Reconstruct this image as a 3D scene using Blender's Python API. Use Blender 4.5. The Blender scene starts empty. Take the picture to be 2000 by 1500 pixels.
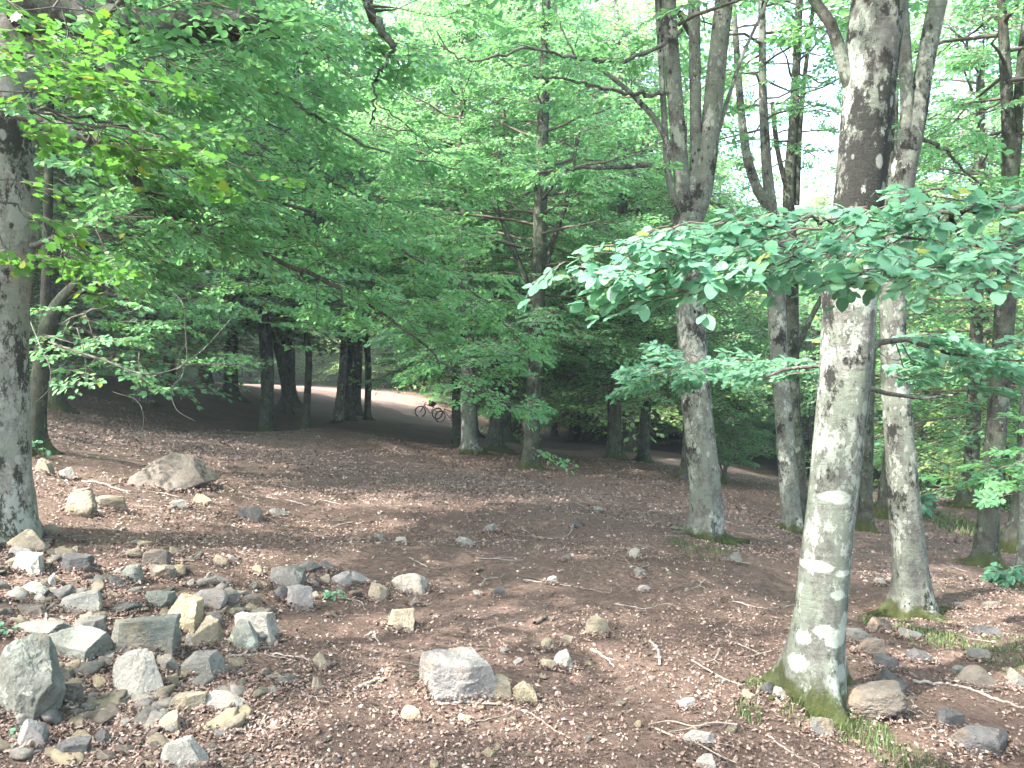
import bpy, math, random
import numpy as np
from mathutils import Vector
D = bpy.data
sc = bpy.context.scene
COL = sc.collection
R = math.radians
rng = np.random.default_rng(7)
random.seed(7)

# ------------------------------------------------------------------ camera, light, exposure
F = 1555.0; HY = 750.0; EYE = 1.6            # focal length and horizon of the photo, in its pixels; eye height
cam = D.objects.new('camera', D.cameras.new('camera')); COL.objects.link(cam)
cam.location = (0, 0, EYE); cam.rotation_euler = (R(90), 0, 0)
cam.data.sensor_width = 36; cam.data.lens = 36*F/2000
cam.data.clip_start = .05; cam.data.clip_end = 2000
sc.camera = cam
SUN_EL, SUN_AZ = 50, 236                     # degrees; azimuth clockwise from +Y (view direction)
w = D.worlds.new('World'); sc.world = w; w.use_nodes = True
nt = w.node_tree
sky = nt.nodes.new('ShaderNodeTexSky'); sky.sky_type = 'NISHITA'; sky.sun_disc = False
sky.sun_elevation = R(SUN_EL); sky.sun_rotation = R(SUN_AZ); sky.dust_density = 4; sky.air_density = 1.0
nt.links.new(sky.outputs[0], nt.nodes['Background'].inputs[0]); nt.nodes['Background'].inputs[1].default_value = .15
sl = D.lights.new('sun', 'SUN'); sl.energy = 2.8; sl.angle = R(.7); sl.color = (1, .95, .87)
sun = D.objects.new('sun', sl); COL.objects.link(sun)
sd = Vector((math.sin(R(SUN_AZ))*math.cos(R(SUN_EL)), math.cos(R(SUN_AZ))*math.cos(R(SUN_EL)), math.sin(R(SUN_EL))))
sun.rotation_euler = sd.to_track_quat('Z', 'Y').to_euler()
vs = sc.view_settings; vs.view_transform = 'Standard'; vs.look = 'None'; vs.gamma = 1; vs.exposure = 3.5
cy = sc.cycles
cy.max_bounces = 8; cy.diffuse_bounces = 5; cy.glossy_bounces = 2; cy.transmission_bounces = 5; cy.transparent_max_bounces = 4
cy.use_denoising = True; cy.sample_clamp_indirect = 6; cy.caustics_reflective = False; cy.caustics_refractive = False
cy.use_adaptive_sampling = False

# ------------------------------------------------------------------ helpers
def vnoise(P):
    P = np.asarray(P, float); i = np.floor(P); f = P - i; f = f*f*(3-2*f); out = 0
    for dx in (0, 1):
        for dy in (0, 1):
            for dz in (0, 1):
                q = i + (dx, dy, dz)
                h = np.sin(q[..., 0]*12.9898 + q[..., 1]*78.233 + q[..., 2]*37.719)*43758.5453
                h = h - np.floor(h)
                wx = f[..., 0] if dx else 1-f[..., 0]; wy = f[..., 1] if dy else 1-f[..., 1]; wz = f[..., 2] if dz else 1-f[..., 2]
                out = out + h*wx*wy*wz
    return out*2-1
def fbm(P, o=4):
    P = np.asarray(P, float); s = 0; a = 1
    for k in range(o): s = s + a*vnoise(P*2**k + 17.3*k); a *= .5
    return s/1.8

class MB:
    """collects vertex and face batches and links them as ONE mesh object"""
    def __init__(s): s.v = []; s.f = []; s.n = 0
    def add(s, v, f, mat=0):
        v = np.asarray(v, np.float32).reshape(-1, 3); f = np.asarray(f, np.int32)
        s.v.append(v); s.f.append((f + s.n, mat)); s.n += len(v)
    def mesh(s, name, mats, smooth=True):
        me = D.meshes.new(name); v = np.concatenate(s.v); me.vertices.add(len(v)); me.vertices.foreach_set('co', v.ravel())
        li = np.concatenate([f.ravel() for f, m in s.f]); tot = np.concatenate([np.full(len(f), f.shape[1], np.int32) for f, m in s.f])
        me.loops.add(len(li)); me.loops.foreach_set('vertex_index', li)
        me.polygons.add(len(tot)); me.polygons.foreach_set('loop_start', np.concatenate([[0], np.cumsum(tot)[:-1]]).astype(np.int32))
        me.polygons.foreach_set('material_index', np.concatenate([np.full(len(f), m, np.int32) for f, m in s.f]))
        me.polygons.foreach_set('use_smooth', np.full(len(tot), smooth))
        for m in (mats if isinstance(mats, (list, tuple)) else [mats]): me.materials.append(m)
        me.update(calc_edges=True); return me
    def build(s, name, mats, parent=None, smooth=True):
        return link(name, s.mesh(name, mats, smooth), parent)
def link(name, me, parent=None):
    o = D.objects.new(name, me); COL.objects.link(o)
    if parent: o.parent = parent
    return o
def tag(o, label=None, cat=None, group=None, kind=None):
    for k, v in (('label', label), ('category', cat), ('group', group), ('kind', kind)):
        if v: o[k] = v
    return o
def thing(name, loc, label, cat, group=None, rz=0):
    o = D.objects.new(name, None); COL.objects.link(o); o.location = loc; o.rotation_euler.z = rz; o.empty_display_size = .3
    return tag(o, label, cat, group)

def ray(px, py, d): return np.array([d*(px-1000)/F, d, EYE - d*(py-HY)/F])   # a point seen at that pixel of the photo, d metres away

# ------------------------------------------------------------------ terrain
CP = [(0,1500,3.1),(0,1250,4.0),(20,1050,5.6),(250,1500,3.15),(500,1500,3.2),(1000,1500,3.3),(1500,1500,3.4),(2000,1500,3.6),
 (500,1200,4.9),(1000,1200,5.2),(1500,1200,5.6),(1600,1370,4.3),(2000,1200,6.3),(300,950,9),(900,1000,9.2),(1370,1050,8.8),(1770,1200,6.6),
 (90,880,10),(270,790,25),(405,750,40),(520,840,26),(560,806,34),(595,835,27),(670,822,29),(920,885,20),(1035,915,17),(1200,897,22),(1255,900,24),(1345,935,18),
 (1550,1035,12),(1690,1035,13),(1920,1105,10.5),(1985,1070,12.5),(1890,990,20),
 (0,765,50),(350,748,58),(600,757,62),(740,775,60),(850,814,52),(1000,850,43),(1200,880,37),(1450,925,30),(1650,970,26),(1850,1020,22),(2050,1060,20),
 (1100,830,55),(1500,880,45),(1900,905,50),(1000,765,90),(300,715,90),(0,715,80),(2100,840,90),(600,725,100)]
cx_, cy_, cz_ = [], [], []
for a, b, d in CP:
    q = ray(a, b, d); cx_.append(q[0]); cy_.append(q[1]); cz_.append(q[2])
for q in [(0,0,0),(-3,0,.25),(3,0,-.15),(0,-6,.1),(-8,-5,.8),(8,-5,-.8),(-20,0,2.5),(20,0,-2.5),(-25,20,3.5),(30,20,-4),(-60,-60,5),(60,-60,-5),(0,-100,2),
          (-100,30,9),(-90,90,14),(-60,160,20),(0,190,17),(80,190,9),(160,160,4),(120,60,-8),(100,0,-7),(-200,0,16),(-200,200,30),(0,300,34),(200,300,22),(300,100,5),(200,-200,-5),(-200,-200,15)]:
    cx_.append(q[0]); cy_.append(q[1]); cz_.append(q[2])
def warp(x, y): return np.stack([np.arcsinh(np.asarray(x)/4.), np.arcsinh(np.asarray(y)/4.)], -1)
_C = warp(cx_, cy_)
def _k(r): return np.where(r > 1e-9, r*r*np.log(r+1e-12), 0)
n = len(_C); A = np.zeros((n+3, n+3)); A[:n, :n] = _k(np.linalg.norm(_C[:, None]-_C[None], axis=-1)) + np.eye(n)*.004
A[:n, n] = 1; A[:n, n+1:] = _C; A[n, :n] = 1; A[n+1:, :n] = _C.T
_W = np.linalg.solve(A, np.concatenate([cz_, [0]*3]))
def hbase(x, y):
    q = warp(x, y).reshape(-1, 2); out = np.full(len(q), _W[n]) + q@_W[n+1:]
    for i in range(n): out += _W[i]*_k(np.hypot(q[:, 0]-_C[i, 0], q[:, 1]-_C[i, 1]))
    return out.reshape(np.shape(x))
def hz(x, y):
    x = np.asarray(x, float); y = np.asarray(y, float); z = hbase(x, y)
    P = np.stack([x, y, x*0], -1); dd = np.hypot(x, y)
    return z + .05*vnoise(P*.9) + .022*vnoise(P*2.7+5) + .012*np.clip(1.6-dd/25, 0, 1)*vnoise(P*8+9) + .006*np.clip(1.3-dd/12, 0, 1)*vnoise(P*19)
def G(px, py, lo=2.4):
    ds = lo*np.exp(np.linspace(0, math.log(120/lo), 700)); q = np.array([ray(px, py, d) for d in ds])
    dz = q[:, 2] - hz(q[:, 0], q[:, 1]); i = np.argmax(dz < 0)
    if i == 0: i = len(ds)-1
    t = dz[i-1]/(dz[i-1]-dz[i]+1e-9); q = q[i-1] + (q[i]-q[i-1])*min(max(t, 0), 1)
    q[2] = float(hz(q[0], q[1])); return q

# ------------------------------------------------------------------ materials
def mat(name):
    m = D.materials.new(name); m.use_nodes = True; t = m.node_tree; t.nodes.clear()
    out = t.nodes.new('ShaderNodeOutputMaterial'); b = t.nodes.new('ShaderNodeBsdfPrincipled'); t.links.new(b.outputs[0], out.inputs[0])
    return m, t, b, out
def N(t, typ, **k):
    nd = t.nodes.new(typ)
    for a, v in k.items():
        if a.startswith('i_'): nd.inputs[int(a[2:]) if a[2:].isdigit() else a[2:]].default_value = v
        else: setattr(nd, a, v)
    return nd
def noise(t, vec, scale, detail=6, rough=.6):
    nd = N(t, 'ShaderNodeTexNoise'); nd.inputs['Scale'].default_value = scale; nd.inputs['Detail'].default_value = detail; nd.inputs['Roughness'].default_value = rough
    if vec is not None: t.links.new(vec, nd.inputs['Vector'])
    return nd.outputs['Fac']
def ramp(t, fac, stops):
    r = N(t, 'ShaderNodeValToRGB'); cr = r.color_ramp
    while len(cr.elements) < len(stops): cr.elements.new(.5)
    for e, (p, c) in zip(cr.elements, stops):
        e.position = p; e.color = (c, c, c, 1) if np.isscalar(c) else (*c, 1)
    t.links.new(fac, r.inputs[0]); return r.outputs[0]
def mix(t, fac, a, b, typ='MIX'):
    m = N(t, 'ShaderNodeMix', data_type='RGBA', blend_type=typ)
    for s, v in ((0, fac), (6, a), (7, b)):
        if hasattr(v, 'is_output'): t.links.new(v, m.inputs[s])
        else: m.inputs[s].default_value = v if s == 0 else (*v, 1)
    return m.outputs[2]
def math_(t, op, a, b=0.):
    m = N(t, 'ShaderNodeMath', operation=op)
    for s, v in ((0, a), (1, b)):
        if hasattr(v, 'is_output'): t.links.new(v, m.inputs[s])
        else: m.inputs[s].default_value = v
    return m.outputs[0]
def bump(t, b, h, strength, dist):
    n_ = N(t, 'ShaderNodeBump'); n_.inputs['Strength'].default_value = strength; n_.inputs['Distance'].default_value = dist
    t.links.new(h, n_.inputs['Height']); t.links.new(n_.outputs[0], b.inputs['Normal'])
def scaled(t, sx, sy, sz):
    tc = N(t, 'ShaderNodeTexCoord'); mp = N(t, 'ShaderNodeMapping'); mp.inputs['Scale'].default_value = (sx, sy, sz)
    t.links.new(tc.outputs['Object'], mp.inputs[0]); return mp.outputs[0], tc.outputs['Object']

def leaf_mat(name, c1, c2, trans, yellow=(.3, .3, .02), tf=.45):
    m, t, b, out = mat(name)
    g = N(t, 'ShaderNodeNewGeometry'); rnd = g.outputs['Random Per Island']
    c = mix(t, rnd, c1, c2)
    yl = ramp(t, math_(t, 'FRACT', math_(t, 'MULTIPLY', rnd, 37.3)), [(0, 0), (.965, 0), (.985, .75), (1, .75)])
    c = mix(t, yl, c, yellow)
    t.links.new(c, b.inputs['Base Color']); b.inputs['Roughness'].default_value = .5; b.inputs['Specular IOR Level'].default_value = .4
    tr = N(t, 'ShaderNodeBsdfTranslucent'); t.links.new(mix(t, .6, c, trans), tr.inputs[0])
    ms = N(t, 'ShaderNodeMixShader'); ms.inputs[0].default_value = tf
    t.links.new(b.outputs[0], ms.inputs[1]); t.links.new(tr.outputs[0], ms.inputs[2]); t.links.new(ms.outputs[0], out.inputs[0])
    return m
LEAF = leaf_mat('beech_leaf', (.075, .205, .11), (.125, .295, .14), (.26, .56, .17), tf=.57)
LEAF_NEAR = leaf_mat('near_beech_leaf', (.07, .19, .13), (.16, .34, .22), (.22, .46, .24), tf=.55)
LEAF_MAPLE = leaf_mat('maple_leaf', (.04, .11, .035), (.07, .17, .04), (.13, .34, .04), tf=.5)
LEAF_SUNNY = leaf_mat('yellow_green_sunlit_leaf', (.13, .25, .085), (.19, .33, .1), (.38, .6, .16), tf=.55)  # yellower species tone, also brightened so these crowns look sunlit
def bark_mat(name, base, dark, pale, lich=.5, darkness=.4, moss=.4, spots=None, green=.0, up=None):
    m, t, b, out = mat(name); vec, obj = scaled(t, 1, 1, .6)
    band, _ = scaled(t, 1.2, 1.2, 6)
    n1 = noise(t, vec, 6, 7, .7); n2 = noise(t, vec, 30, 9, .75); nb = noise(t, band, 8, 6, .75); n4 = noise(t, vec, 11, 8, .75)
    c = mix(t, ramp(t, n4, [(.38, 0), (.62, 1)]), tuple(x*.7 for x in base), tuple(x*1.45 for x in base))
    c = mix(t, ramp(t, nb, [(.44, 0), (.6, .4)]), c, tuple(x*.4 for x in base))
    gl = tuple(a_*.55+b_*.45 for a_, b_ in zip(base, pale)); gl = (gl[0]*.92, gl[1]*1.04, gl[2]*.93)
    c = mix(t, ramp(t, math_(t, 'ADD', math_(t, 'MULTIPLY', n1, .7), math_(t, 'MULTIPLY', n2, .3)), [(.49-lich*.06, 0), (.54-lich*.04, .5)]), c, gl)     # grey-green film
    pat = math_(t, 'ADD', math_(t, 'MULTIPLY', noise(t, vec, 3.4, 9, .78), .8), math_(t, 'MULTIPLY', n2, .2))
    if up:                                                                          # black patches thicken up the stem: part bark, part painted backlit shade
        sx0 = N(t, 'ShaderNodeSeparateXYZ'); t.links.new(obj, sx0.inputs[0]); pat = math_(t, 'ADD', pat, math_(t, 'MULTIPLY', math_(t, 'MINIMUM', math_(t, 'MAXIMUM', math_(t, 'SUBTRACT', sx0.outputs[2], up[0]), 0.), up[1]), up[2]))
    c = mix(t, ramp(t, pat, [(.57-darkness*.1, 0), (.6-darkness*.09, .92)]), c, dark)
    pl = ramp(t, math_(t, 'ADD', math_(t, 'MULTIPLY', noise(t, vec, 4.3, 8, .72), .75), math_(t, 'MULTIPLY', n2, .25)), [(.6-lich*.12, 0), (.625-lich*.12, .85)])
    c = mix(t, pl, c, pale)
    v = N(t, 'ShaderNodeTexVoronoi'); v.inputs['Scale'].default_value = 24; t.links.new(vec, v.inputs[0])
    sp = math_(t, 'MULTIPLY', ramp(t, math_(t, 'ADD', v.outputs['Distance'], math_(t, 'MULTIPLY', n2, .2)), [(.26, 1), (.36, 0)]), ramp(t, noise(t, vec, 5, 3), [(.5, 0), (.6, .7)]))
    c = mix(t, sp, c, tuple(x*1.05 for x in pale))
    v2 = N(t, 'ShaderNodeTexVoronoi'); v2.inputs['Scale'].default_value = 14; t.links.new(vec, v2.inputs[0])
    kn = math_(t, 'MULTIPLY', ramp(t, math_(t, 'ADD', v2.outputs['Distance'], math_(t, 'MULTIPLY', n2, .4)), [(.34, 1), (.42, 0)]), ramp(t, noise(t, vec, 2.2, 5, .7), [(.5, 0), (.58, .9)]))
    c = mix(t, kn, c, tuple(x*.5 for x in dark))
    v3 = N(t, 'ShaderNodeTexVoronoi'); v3.inputs['Scale'].default_value = 9; v3.inputs['Randomness'].default_value = 1; t.links.new(vec, v3.inputs[0])
    bl = math_(t, 'MULTIPLY', ramp(t, math_(t, 'ADD', v3.outputs['Distance'], math_(t, 'MULTIPLY', n2, .3)), [(.34, 1), (.38, 0)]), ramp(t, noise(t, vec, 3.1, 4, .7), [(.47, 0), (.52, .85)]))
    c = mix(t, math_(t, 'MULTIPLY', bl, .75), c, tuple(x*1.05 for x in pale))
    if spots:
        acc = None; wob = math_(t, 'MULTIPLY', math_(t, 'SUBTRACT', noise(t, vec, 15, 8, .8), .5), .13)
        for (x, y, z, r, el) in spots:
            s = N(t, 'ShaderNodeVectorMath', operation='SUBTRACT'); t.links.new(obj, s.inputs[0]); s.inputs[1].default_value = (x, y, z)
            k = N(t, 'ShaderNodeVectorMath', operation='MULTIPLY'); t.links.new(s.outputs[0], k.inputs[0]); k.inputs[1].default_value = (1, .4, el)
            l = N(t, 'ShaderNodeVectorMath', operation='LENGTH'); t.links.new(k.outputs[0], l.inputs[0])
            q = math_(t, 'SUBTRACT', r, math_(t, 'ADD', l.outputs['Value'], wob)); acc = q if acc is None else math_(t, 'MAXIMUM', acc, q)
        c = mix(t, ramp(t, acc, [(0, 0), (.006, .85), (1, .85)]), c, mix(t, ramp(t, n2, [(.3, 0), (.7, 1)]), tuple(x*.85 for x in pale), tuple(x*1.6 for x in pale)))
    if moss > 0:
        sx = N(t, 'ShaderNodeSeparateXYZ'); t.links.new(obj, sx.inputs[0])
        mz = math_(t, 'ADD', sx.outputs[2], math_(t, 'MULTIPLY', math_(t, 'SUBTRACT', noise(t, obj, 6, 7, .7), .5), .9*moss+.15))
        mf = ramp(t, mz, [(0, 1), (max(.02, moss*.4), .9), (moss*.4+.05, 0)])
        c = mix(t, math_(t, 'MULTIPLY', mf, .95), c, mix(t, n2, (.012, .018, .005), (.06, .07, .018)))
    if green: c = mix(t, math_(t, 'MULTIPLY', ramp(t, n1, [(.4, 0), (.6, 1)]), green), c, (.05, .075, .035))
    t.links.new(c, b.inputs['Base Color']); b.inputs['Roughness'].default_value = .95; b.inputs['Specular IOR Level'].default_value = .1
    h = math_(t, 'ADD', math_(t, 'ADD', math_(t, 'MULTIPLY', n2, .6), math_(t, 'MULTIPLY', pat, .5)), math_(t, 'ADD', math_(t, 'MULTIPLY', nb, .35), math_(t, 'MULTIPLY', kn, -.5)))
    bump(t, b, h, 1., .03)
    return m
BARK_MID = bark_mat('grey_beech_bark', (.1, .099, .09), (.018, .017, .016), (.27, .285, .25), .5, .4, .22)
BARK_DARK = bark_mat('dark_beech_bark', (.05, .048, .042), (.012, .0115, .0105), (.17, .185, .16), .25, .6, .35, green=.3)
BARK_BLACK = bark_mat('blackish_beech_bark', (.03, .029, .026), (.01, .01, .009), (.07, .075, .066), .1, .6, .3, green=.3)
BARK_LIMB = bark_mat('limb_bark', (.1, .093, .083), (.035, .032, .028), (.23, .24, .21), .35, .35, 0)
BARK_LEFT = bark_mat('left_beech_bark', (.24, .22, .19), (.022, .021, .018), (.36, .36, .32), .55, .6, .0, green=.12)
TWIG, t_, b_, _ = mat('twig_bark'); b_.inputs['Base Color'].default_value = (.075, .06, .045, 1); b_.inputs['Roughness'].default_value = .8
def deadwood():
    m, t, b, o = mat('bleached_dead_wood'); v, _ = scaled(t, 30, 30, 30)
    t.links.new(ramp(t, noise(t, v, 1.2), [(.3, (.09, .07, .058)), (.7, (.27, .24, .21))]), b.inputs['Base Color']); b.inputs['Roughness'].default_value = .85; return m
DEAD = deadwood()
def rock_mat(name, c1, c2, lich=(.4, .42, .36), lf=.5):
    c1, c2, lich = [tuple(x*.7 for x in q) for q in (c1, c2, lich)]
    m, t, b, out = mat(name); tc = N(t, 'ShaderNodeTexCoord'); ob = N(t, 'ShaderNodeObjectInfo')
    ad = N(t, 'ShaderNodeVectorMath', operation='ADD'); t.links.new(tc.outputs['Object'], ad.inputs[0]); t.links.new(ob.outputs['Location'], ad.inputs[1]); v = ad.outputs[0]
    n1 = noise(t, v, 5); n2 = noise(t, v, 38, 8, .7)
    c = mix(t, ramp(t, n1, [(.35, 0), (.65, 1)]), c1, c2)
    c = mix(t, .55, c, ramp(t, n2, [(.25, .25), (.75, 1)]), 'MULTIPLY')
    c = mix(t, ramp(t, noise(t, v, 9, 6, .7), [(.7-lf*.17, 0), (.74-lf*.17, .7)]), c, lich)
    c = mix(t, ramp(t, noise(t, v, 3.3, 4), [(.56, 0), (.7, .4)]), c, (.3, .2, .11))
    sx = N(t, 'ShaderNodeSeparateXYZ'); t.links.new(tc.outputs['Generated'], sx.inputs[0])      # soil clings to the foot
    c = mix(t, ramp(t, math_(t, 'ADD', sx.outputs[2], math_(t, 'MULTIPLY', math_(t, 'SUBTRACT', n1, .5), .9)), [(.1, .75), (.38, 0)]), c, (.085, .062, .05))
    t.links.new(c, b.inputs['Base Color']); b.inputs['Roughness'].default_value = .88; b.inputs['Specular IOR Level'].default_value = .25
    bump(t, b, math_(t, 'ADD', n2, math_(t, 'MULTIPLY', noise(t, v, 120, 3), .4)), .9, .02); return m
RM = dict(grey=rock_mat('grey_stone', (.17, .165, .15), (.3, .29, .265)),
          green=rock_mat('greenish_stone', (.17, .18, .155), (.31, .32, .28), (.42, .47, .4), .6),
          dark=rock_mat('dark_stone', (.085, .085, .085), (.15, .145, .145), (.3, .31, .29), .25),
          tan=rock_mat('tan_sandstone', (.27, .235, .17), (.42, .36, .27), (.5, .47, .38), .3),
          yellow=rock_mat('yellow_sandstone', (.42, .35, .22), (.56, .48, .33), (.6, .55, .42), .25),
          pale=rock_mat('pale_stone', (.34, .325, .285), (.5, .475, .42), (.6, .6, .52), .4),
          pink=rock_mat('pinkish_stone', (.3, .28, .265), (.44, .41, .385), (.5, .47, .42), .3),
          brown=rock_mat('brown_stone', (.15, .128, .108), (.23, .2, .17), (.3, .29, .24), .3))
def litter_col(t, fac):
    return ramp(t, fac, [(0, (.055, .037, .03)), (.3, (.105, .072, .058)), (.55, (.15, .106, .088)), (.8, (.2, .147, .125)), (1, (.26, .2, .175))])
def ground_mat():
    m, t, b, out = mat('leaf_litter_ground'); tc = N(t, 'ShaderNodeTexCoord'); v = tc.outputs['Object']
    n1 = noise(t, v, .9, 5); n2 = noise(t, v, 18, 8, .75); n3 = noise(t, v, 65, 4, .7)
    vo = N(t, 'ShaderNodeTexVoronoi'); vo.inputs['Scale'].default_value = 38; t.links.new(v, vo.inputs[0])
    sp = N(t, 'ShaderNodeSeparateColor'); t.links.new(vo.outputs['Color'], sp.inputs[0])
    f = math_(t, 'ADD', math_(t, 'MULTIPLY', sp.outputs[0], .5), math_(t, 'MULTIPLY', n3, .5))
    c = litter_col(t, math_(t, 'MULTIPLY', f, .9))
    soil = ramp(t, n2, [(.3, (.055, .038, .031)), (.7, (.145, .102, .084))])
    c = mix(t, ramp(t, math_(t, 'ADD', math_(t, 'MULTIPLY', n1, .6), math_(t, 'MULTIPLY', n2, .4)), [(.44, .85), (.56, .1)]), c, soil)
    t.links.new(c, b.inputs['Base Color']); b.inputs['Roughness'].default_value = .95; b.inputs['Specular IOR Level'].default_value = .1
    bump(t, b, math_(t, 'ADD', math_(t, 'MULTIPLY', n2, 1.), math_(t, 'MULTIPLY', n3, .5)), 1, .04); return m
def path_mat():
    m, t, b, out = mat('trodden_path'); tc = N(t, 'ShaderNodeTexCoord'); v = tc.outputs['Object']
    c = ramp(t, noise(t, v, 3, 8, .75), [(.3, (.09, .055, .046)), (.7, (.2, .132, .112))])
    t.links.new(c, b.inputs['Base Color']); b.inputs['Roughness'].default_value = .95; bump(t, b, noise(t, v, 12, 6), .6, .03); return m
def island_mat(name, fn, rough=.85, tf=0):
    m, t, b, out = mat(name); g = N(t, 'ShaderNodeNewGeometry'); c = fn(t, g.outputs['Random Per Island'])
    t.links.new(c, b.inputs['Base Color']); b.inputs['Roughness'].default_value = rough; b.inputs['Specular IOR Level'].default_value = .2; return m
LITTER = island_mat('dry_fallen_leaf', litter_col)
GRAVEL = island_mat('stone_chips', lambda t, f: ramp(t, f, [(0, (.1, .085, .07)), (.5, (.2, .17, .14)), (1, (.38, .34, .28))]))
GRASS = island_mat('grass_blade', lambda t, f: ramp(t, f, [(0, (.025, .045, .014)), (.6, (.045, .085, .025)), (1, (.09, .11, .04))]), .6)
def plain(name, c, r=.5, metal=0):
    m, t, b, o = mat(name); b.inputs['Base Color'].default_value = (*c, 1); b.inputs['Roughness'].default_value = r; b.inputs['Metallic'].default_value = metal; return m

# ------------------------------------------------------------------ setting: ground and path
def terrain():
    t1 = np.arcsinh(420/4.); xs = 4*np.sinh(np.linspace(-t1, t1, 760)); ys = 4*np.sinh(np.linspace(-np.arcsinh(60.), t1, 820))
    X, Y = np.meshgrid(xs, ys); Z = hz(X, Y); nx, ny = len(xs), len(ys)
    i = (np.arange(ny-1)[:, None]*nx + np.arange(nx-1)[None]).ravel()
    mb = MB(); mb.add(np.stack([X, Y, Z], -1), np.stack([i, i+1, i+nx+1, i+nx], 1))
    return mb.build('ground', ground_mat())
tag(terrain(), kind='structure')
def spline(P, n):
    P = np.asarray(P, float); P = np.vstack([2*P[0]-P[1], P, 2*P[-1]-P[-2]]); m = len(P)-3; out = []
    for u in np.linspace(0, m-1e-6, n):
        i = int(u); f = u-i; a, b, c, d = P[i:i+4]
        out.append(.5*((2*b) + (c-a)*f + (2*a-5*b+4*c-d)*f*f + (3*b-a-3*c+d)*f**3))
    return np.array(out)
PATHPX = [(-300,800,46),(0,765,50),(350,748,58),(600,757,62),(740,775,60),(850,814,52),(1000,850,43),(1200,880,37),(1450,925,30),(1650,970,26),(1850,1020,22),(2050,1060,20),(2400,1150,17)]
pc = spline([ray(*q)[:2] for q in PATHPX], 260)
def path():
    tn = np.gradient(pc, axis=0); tn /= np.linalg.norm(tn, axis=1)[:, None]; nr = np.stack([-tn[:, 1], tn[:, 0]], 1); W = 26
    s = np.linspace(-1, 1, W); k = np.arange(len(pc)); hw = 1.9 + .7*vnoise(np.stack([k*.07, k*0, k*0], 1)) + .25*vnoise(np.stack([k*.4, k*0, k*0], 1))
    hw = hw + 2.4*np.exp(-((pc[:, 0]+9.5)/5)**2) + 1.6*np.exp(-((pc[:, 0]-10)/5)**2); P = pc[:, None] + nr[:, None]*((s[None]*hw[:, None]*(1+.3*vnoise(np.stack([k[:, None]*.16+0*s[None], np.sign(s)[None]*9+0*k[:, None], 0*s[None]*k[:, None]], -1))))[..., None]); Z = hz(P[..., 0], P[..., 1]) + .035 - .09*np.abs(s)[None]**6
    i = (np.arange(len(pc)-1)[:, None]*W + np.arange(W-1)[None]).ravel()
    mb = MB(); mb.add(np.concatenate([P, Z[..., None]], -1), np.stack([i, i+1, i+W+1, i+W], 1)); tag(mb.build('path', path_mat()), kind='structure')
path()

# ------------------------------------------------------------------ tubes, leaves, sprays
def tube(mb, P, r, seg=8, matI=0, rough=0., cap=True, flare=None, seed=0):
    """P: points, r: radii; flare=(strength, height, lobes) widens the foot into root toes"""
    P = np.asarray(P, float); r = np.asarray(r, float); T = np.gradient(P, axis=0); T /= np.linalg.norm(T, axis=1)[:, None]+1e-12
    ref = np.array([0, 1., 0]) if abs(T[:, 1]).mean() < .7 else np.array([1., 0, 0])
    U = np.cross(ref, T); U /= np.linalg.norm(U, axis=1)[:, None]+1e-12; V = np.cross(T, U)
    a = np.linspace(0, 2*math.pi, seg, endpoint=False); rr = np.repeat(r[:, None], seg, 1)
    if flare:
        s, h, k = flare; z = np.maximum(P[:, 2:3]-P[0, 2]-.25, -.3)
        ph = seed*1.7
        lobe = np.maximum(0, np.cos(k*a/2+ph))**4 + .8*np.maximum(0, np.sin((k+1)*a/2+ph*2))**6
        rr = rr*(1 + s*np.exp(-np.maximum(z, 0)/h)*(.25+.5*lobe[None]) + s*np.exp(-np.maximum(z, 0)/(h*.35))*lobe[None]*1.1)
    if rough:
        q = np.stack([np.cos(a)[None]*1.4*np.ones((len(P), 1)), np.sin(a)[None]*1.4*np.ones((len(P), 1)), P[:, 2:3]*2.2*np.ones((1, seg))], -1)+seed*3.1
        rr = rr*(1 + rough*(vnoise(q) + .5*vnoise(q*2.7) + .3*vnoise(q*6)))
    C = P[:, None] + U[:, None]*(np.cos(a)[None, :, None]*rr[..., None]) + V[:, None]*(np.sin(a)[None, :, None]*rr[..., None])
    m = len(P); i = (np.arange(m-1)[:, None]*seg); j = np.arange(seg)[None]; j2 = (j+1) % seg
    f = np.stack([(i+j).ravel(), (i+j2).ravel(), (i+seg+j2).ravel(), (i+seg+j).ravel()], 1)
    mb.add(C, f, matI)
    if cap and seg > 4:
        mb.add(np.vstack([C[-1], P[-1:]]), [[q, (q+1) % seg, seg] for q in range(seg)], matI)

LF_FAR = (np.array([[0,0,0],[.5,-.36,.05],[1,0,-.06],[.5,.36,.05]]), np.array([[0,1,2,3]]))
LF_MID = (np.array([[0,0,0],[.28,-.3,.07],[.68,-.27,.04],[1,0,-.1],[.68,.27,.04],[.28,.3,.07]]), np.array([[0,1,2,3],[0,3,4,5]]))
def _near():
    n_ = 9; u = np.linspace(0, 1, n_); wv = .37*np.sin(np.pi*u**.8)**.75*(1+.07*np.sin(u*46)); wv[0] = wv[-1] = 0
    z = -.16*u**2; v = [[a, 0, c] for a, c in zip(u, z)]
    for s in (-1, 1): v += [[a+.05*abs(b), s*b, c+.09*b+.025*math.sin(i*2.4)] for i, (a, b, c) in enumerate(zip(u, wv, z))]
    f = []
    for i in range(n_-1): f += [[i, n_+i, n_+i+1, i+1], [i, i+1, 2*n_+i+1, 2*n_+i]]
    return np.array(v), np.array(f)
LF_NEAR = _near()
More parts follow.
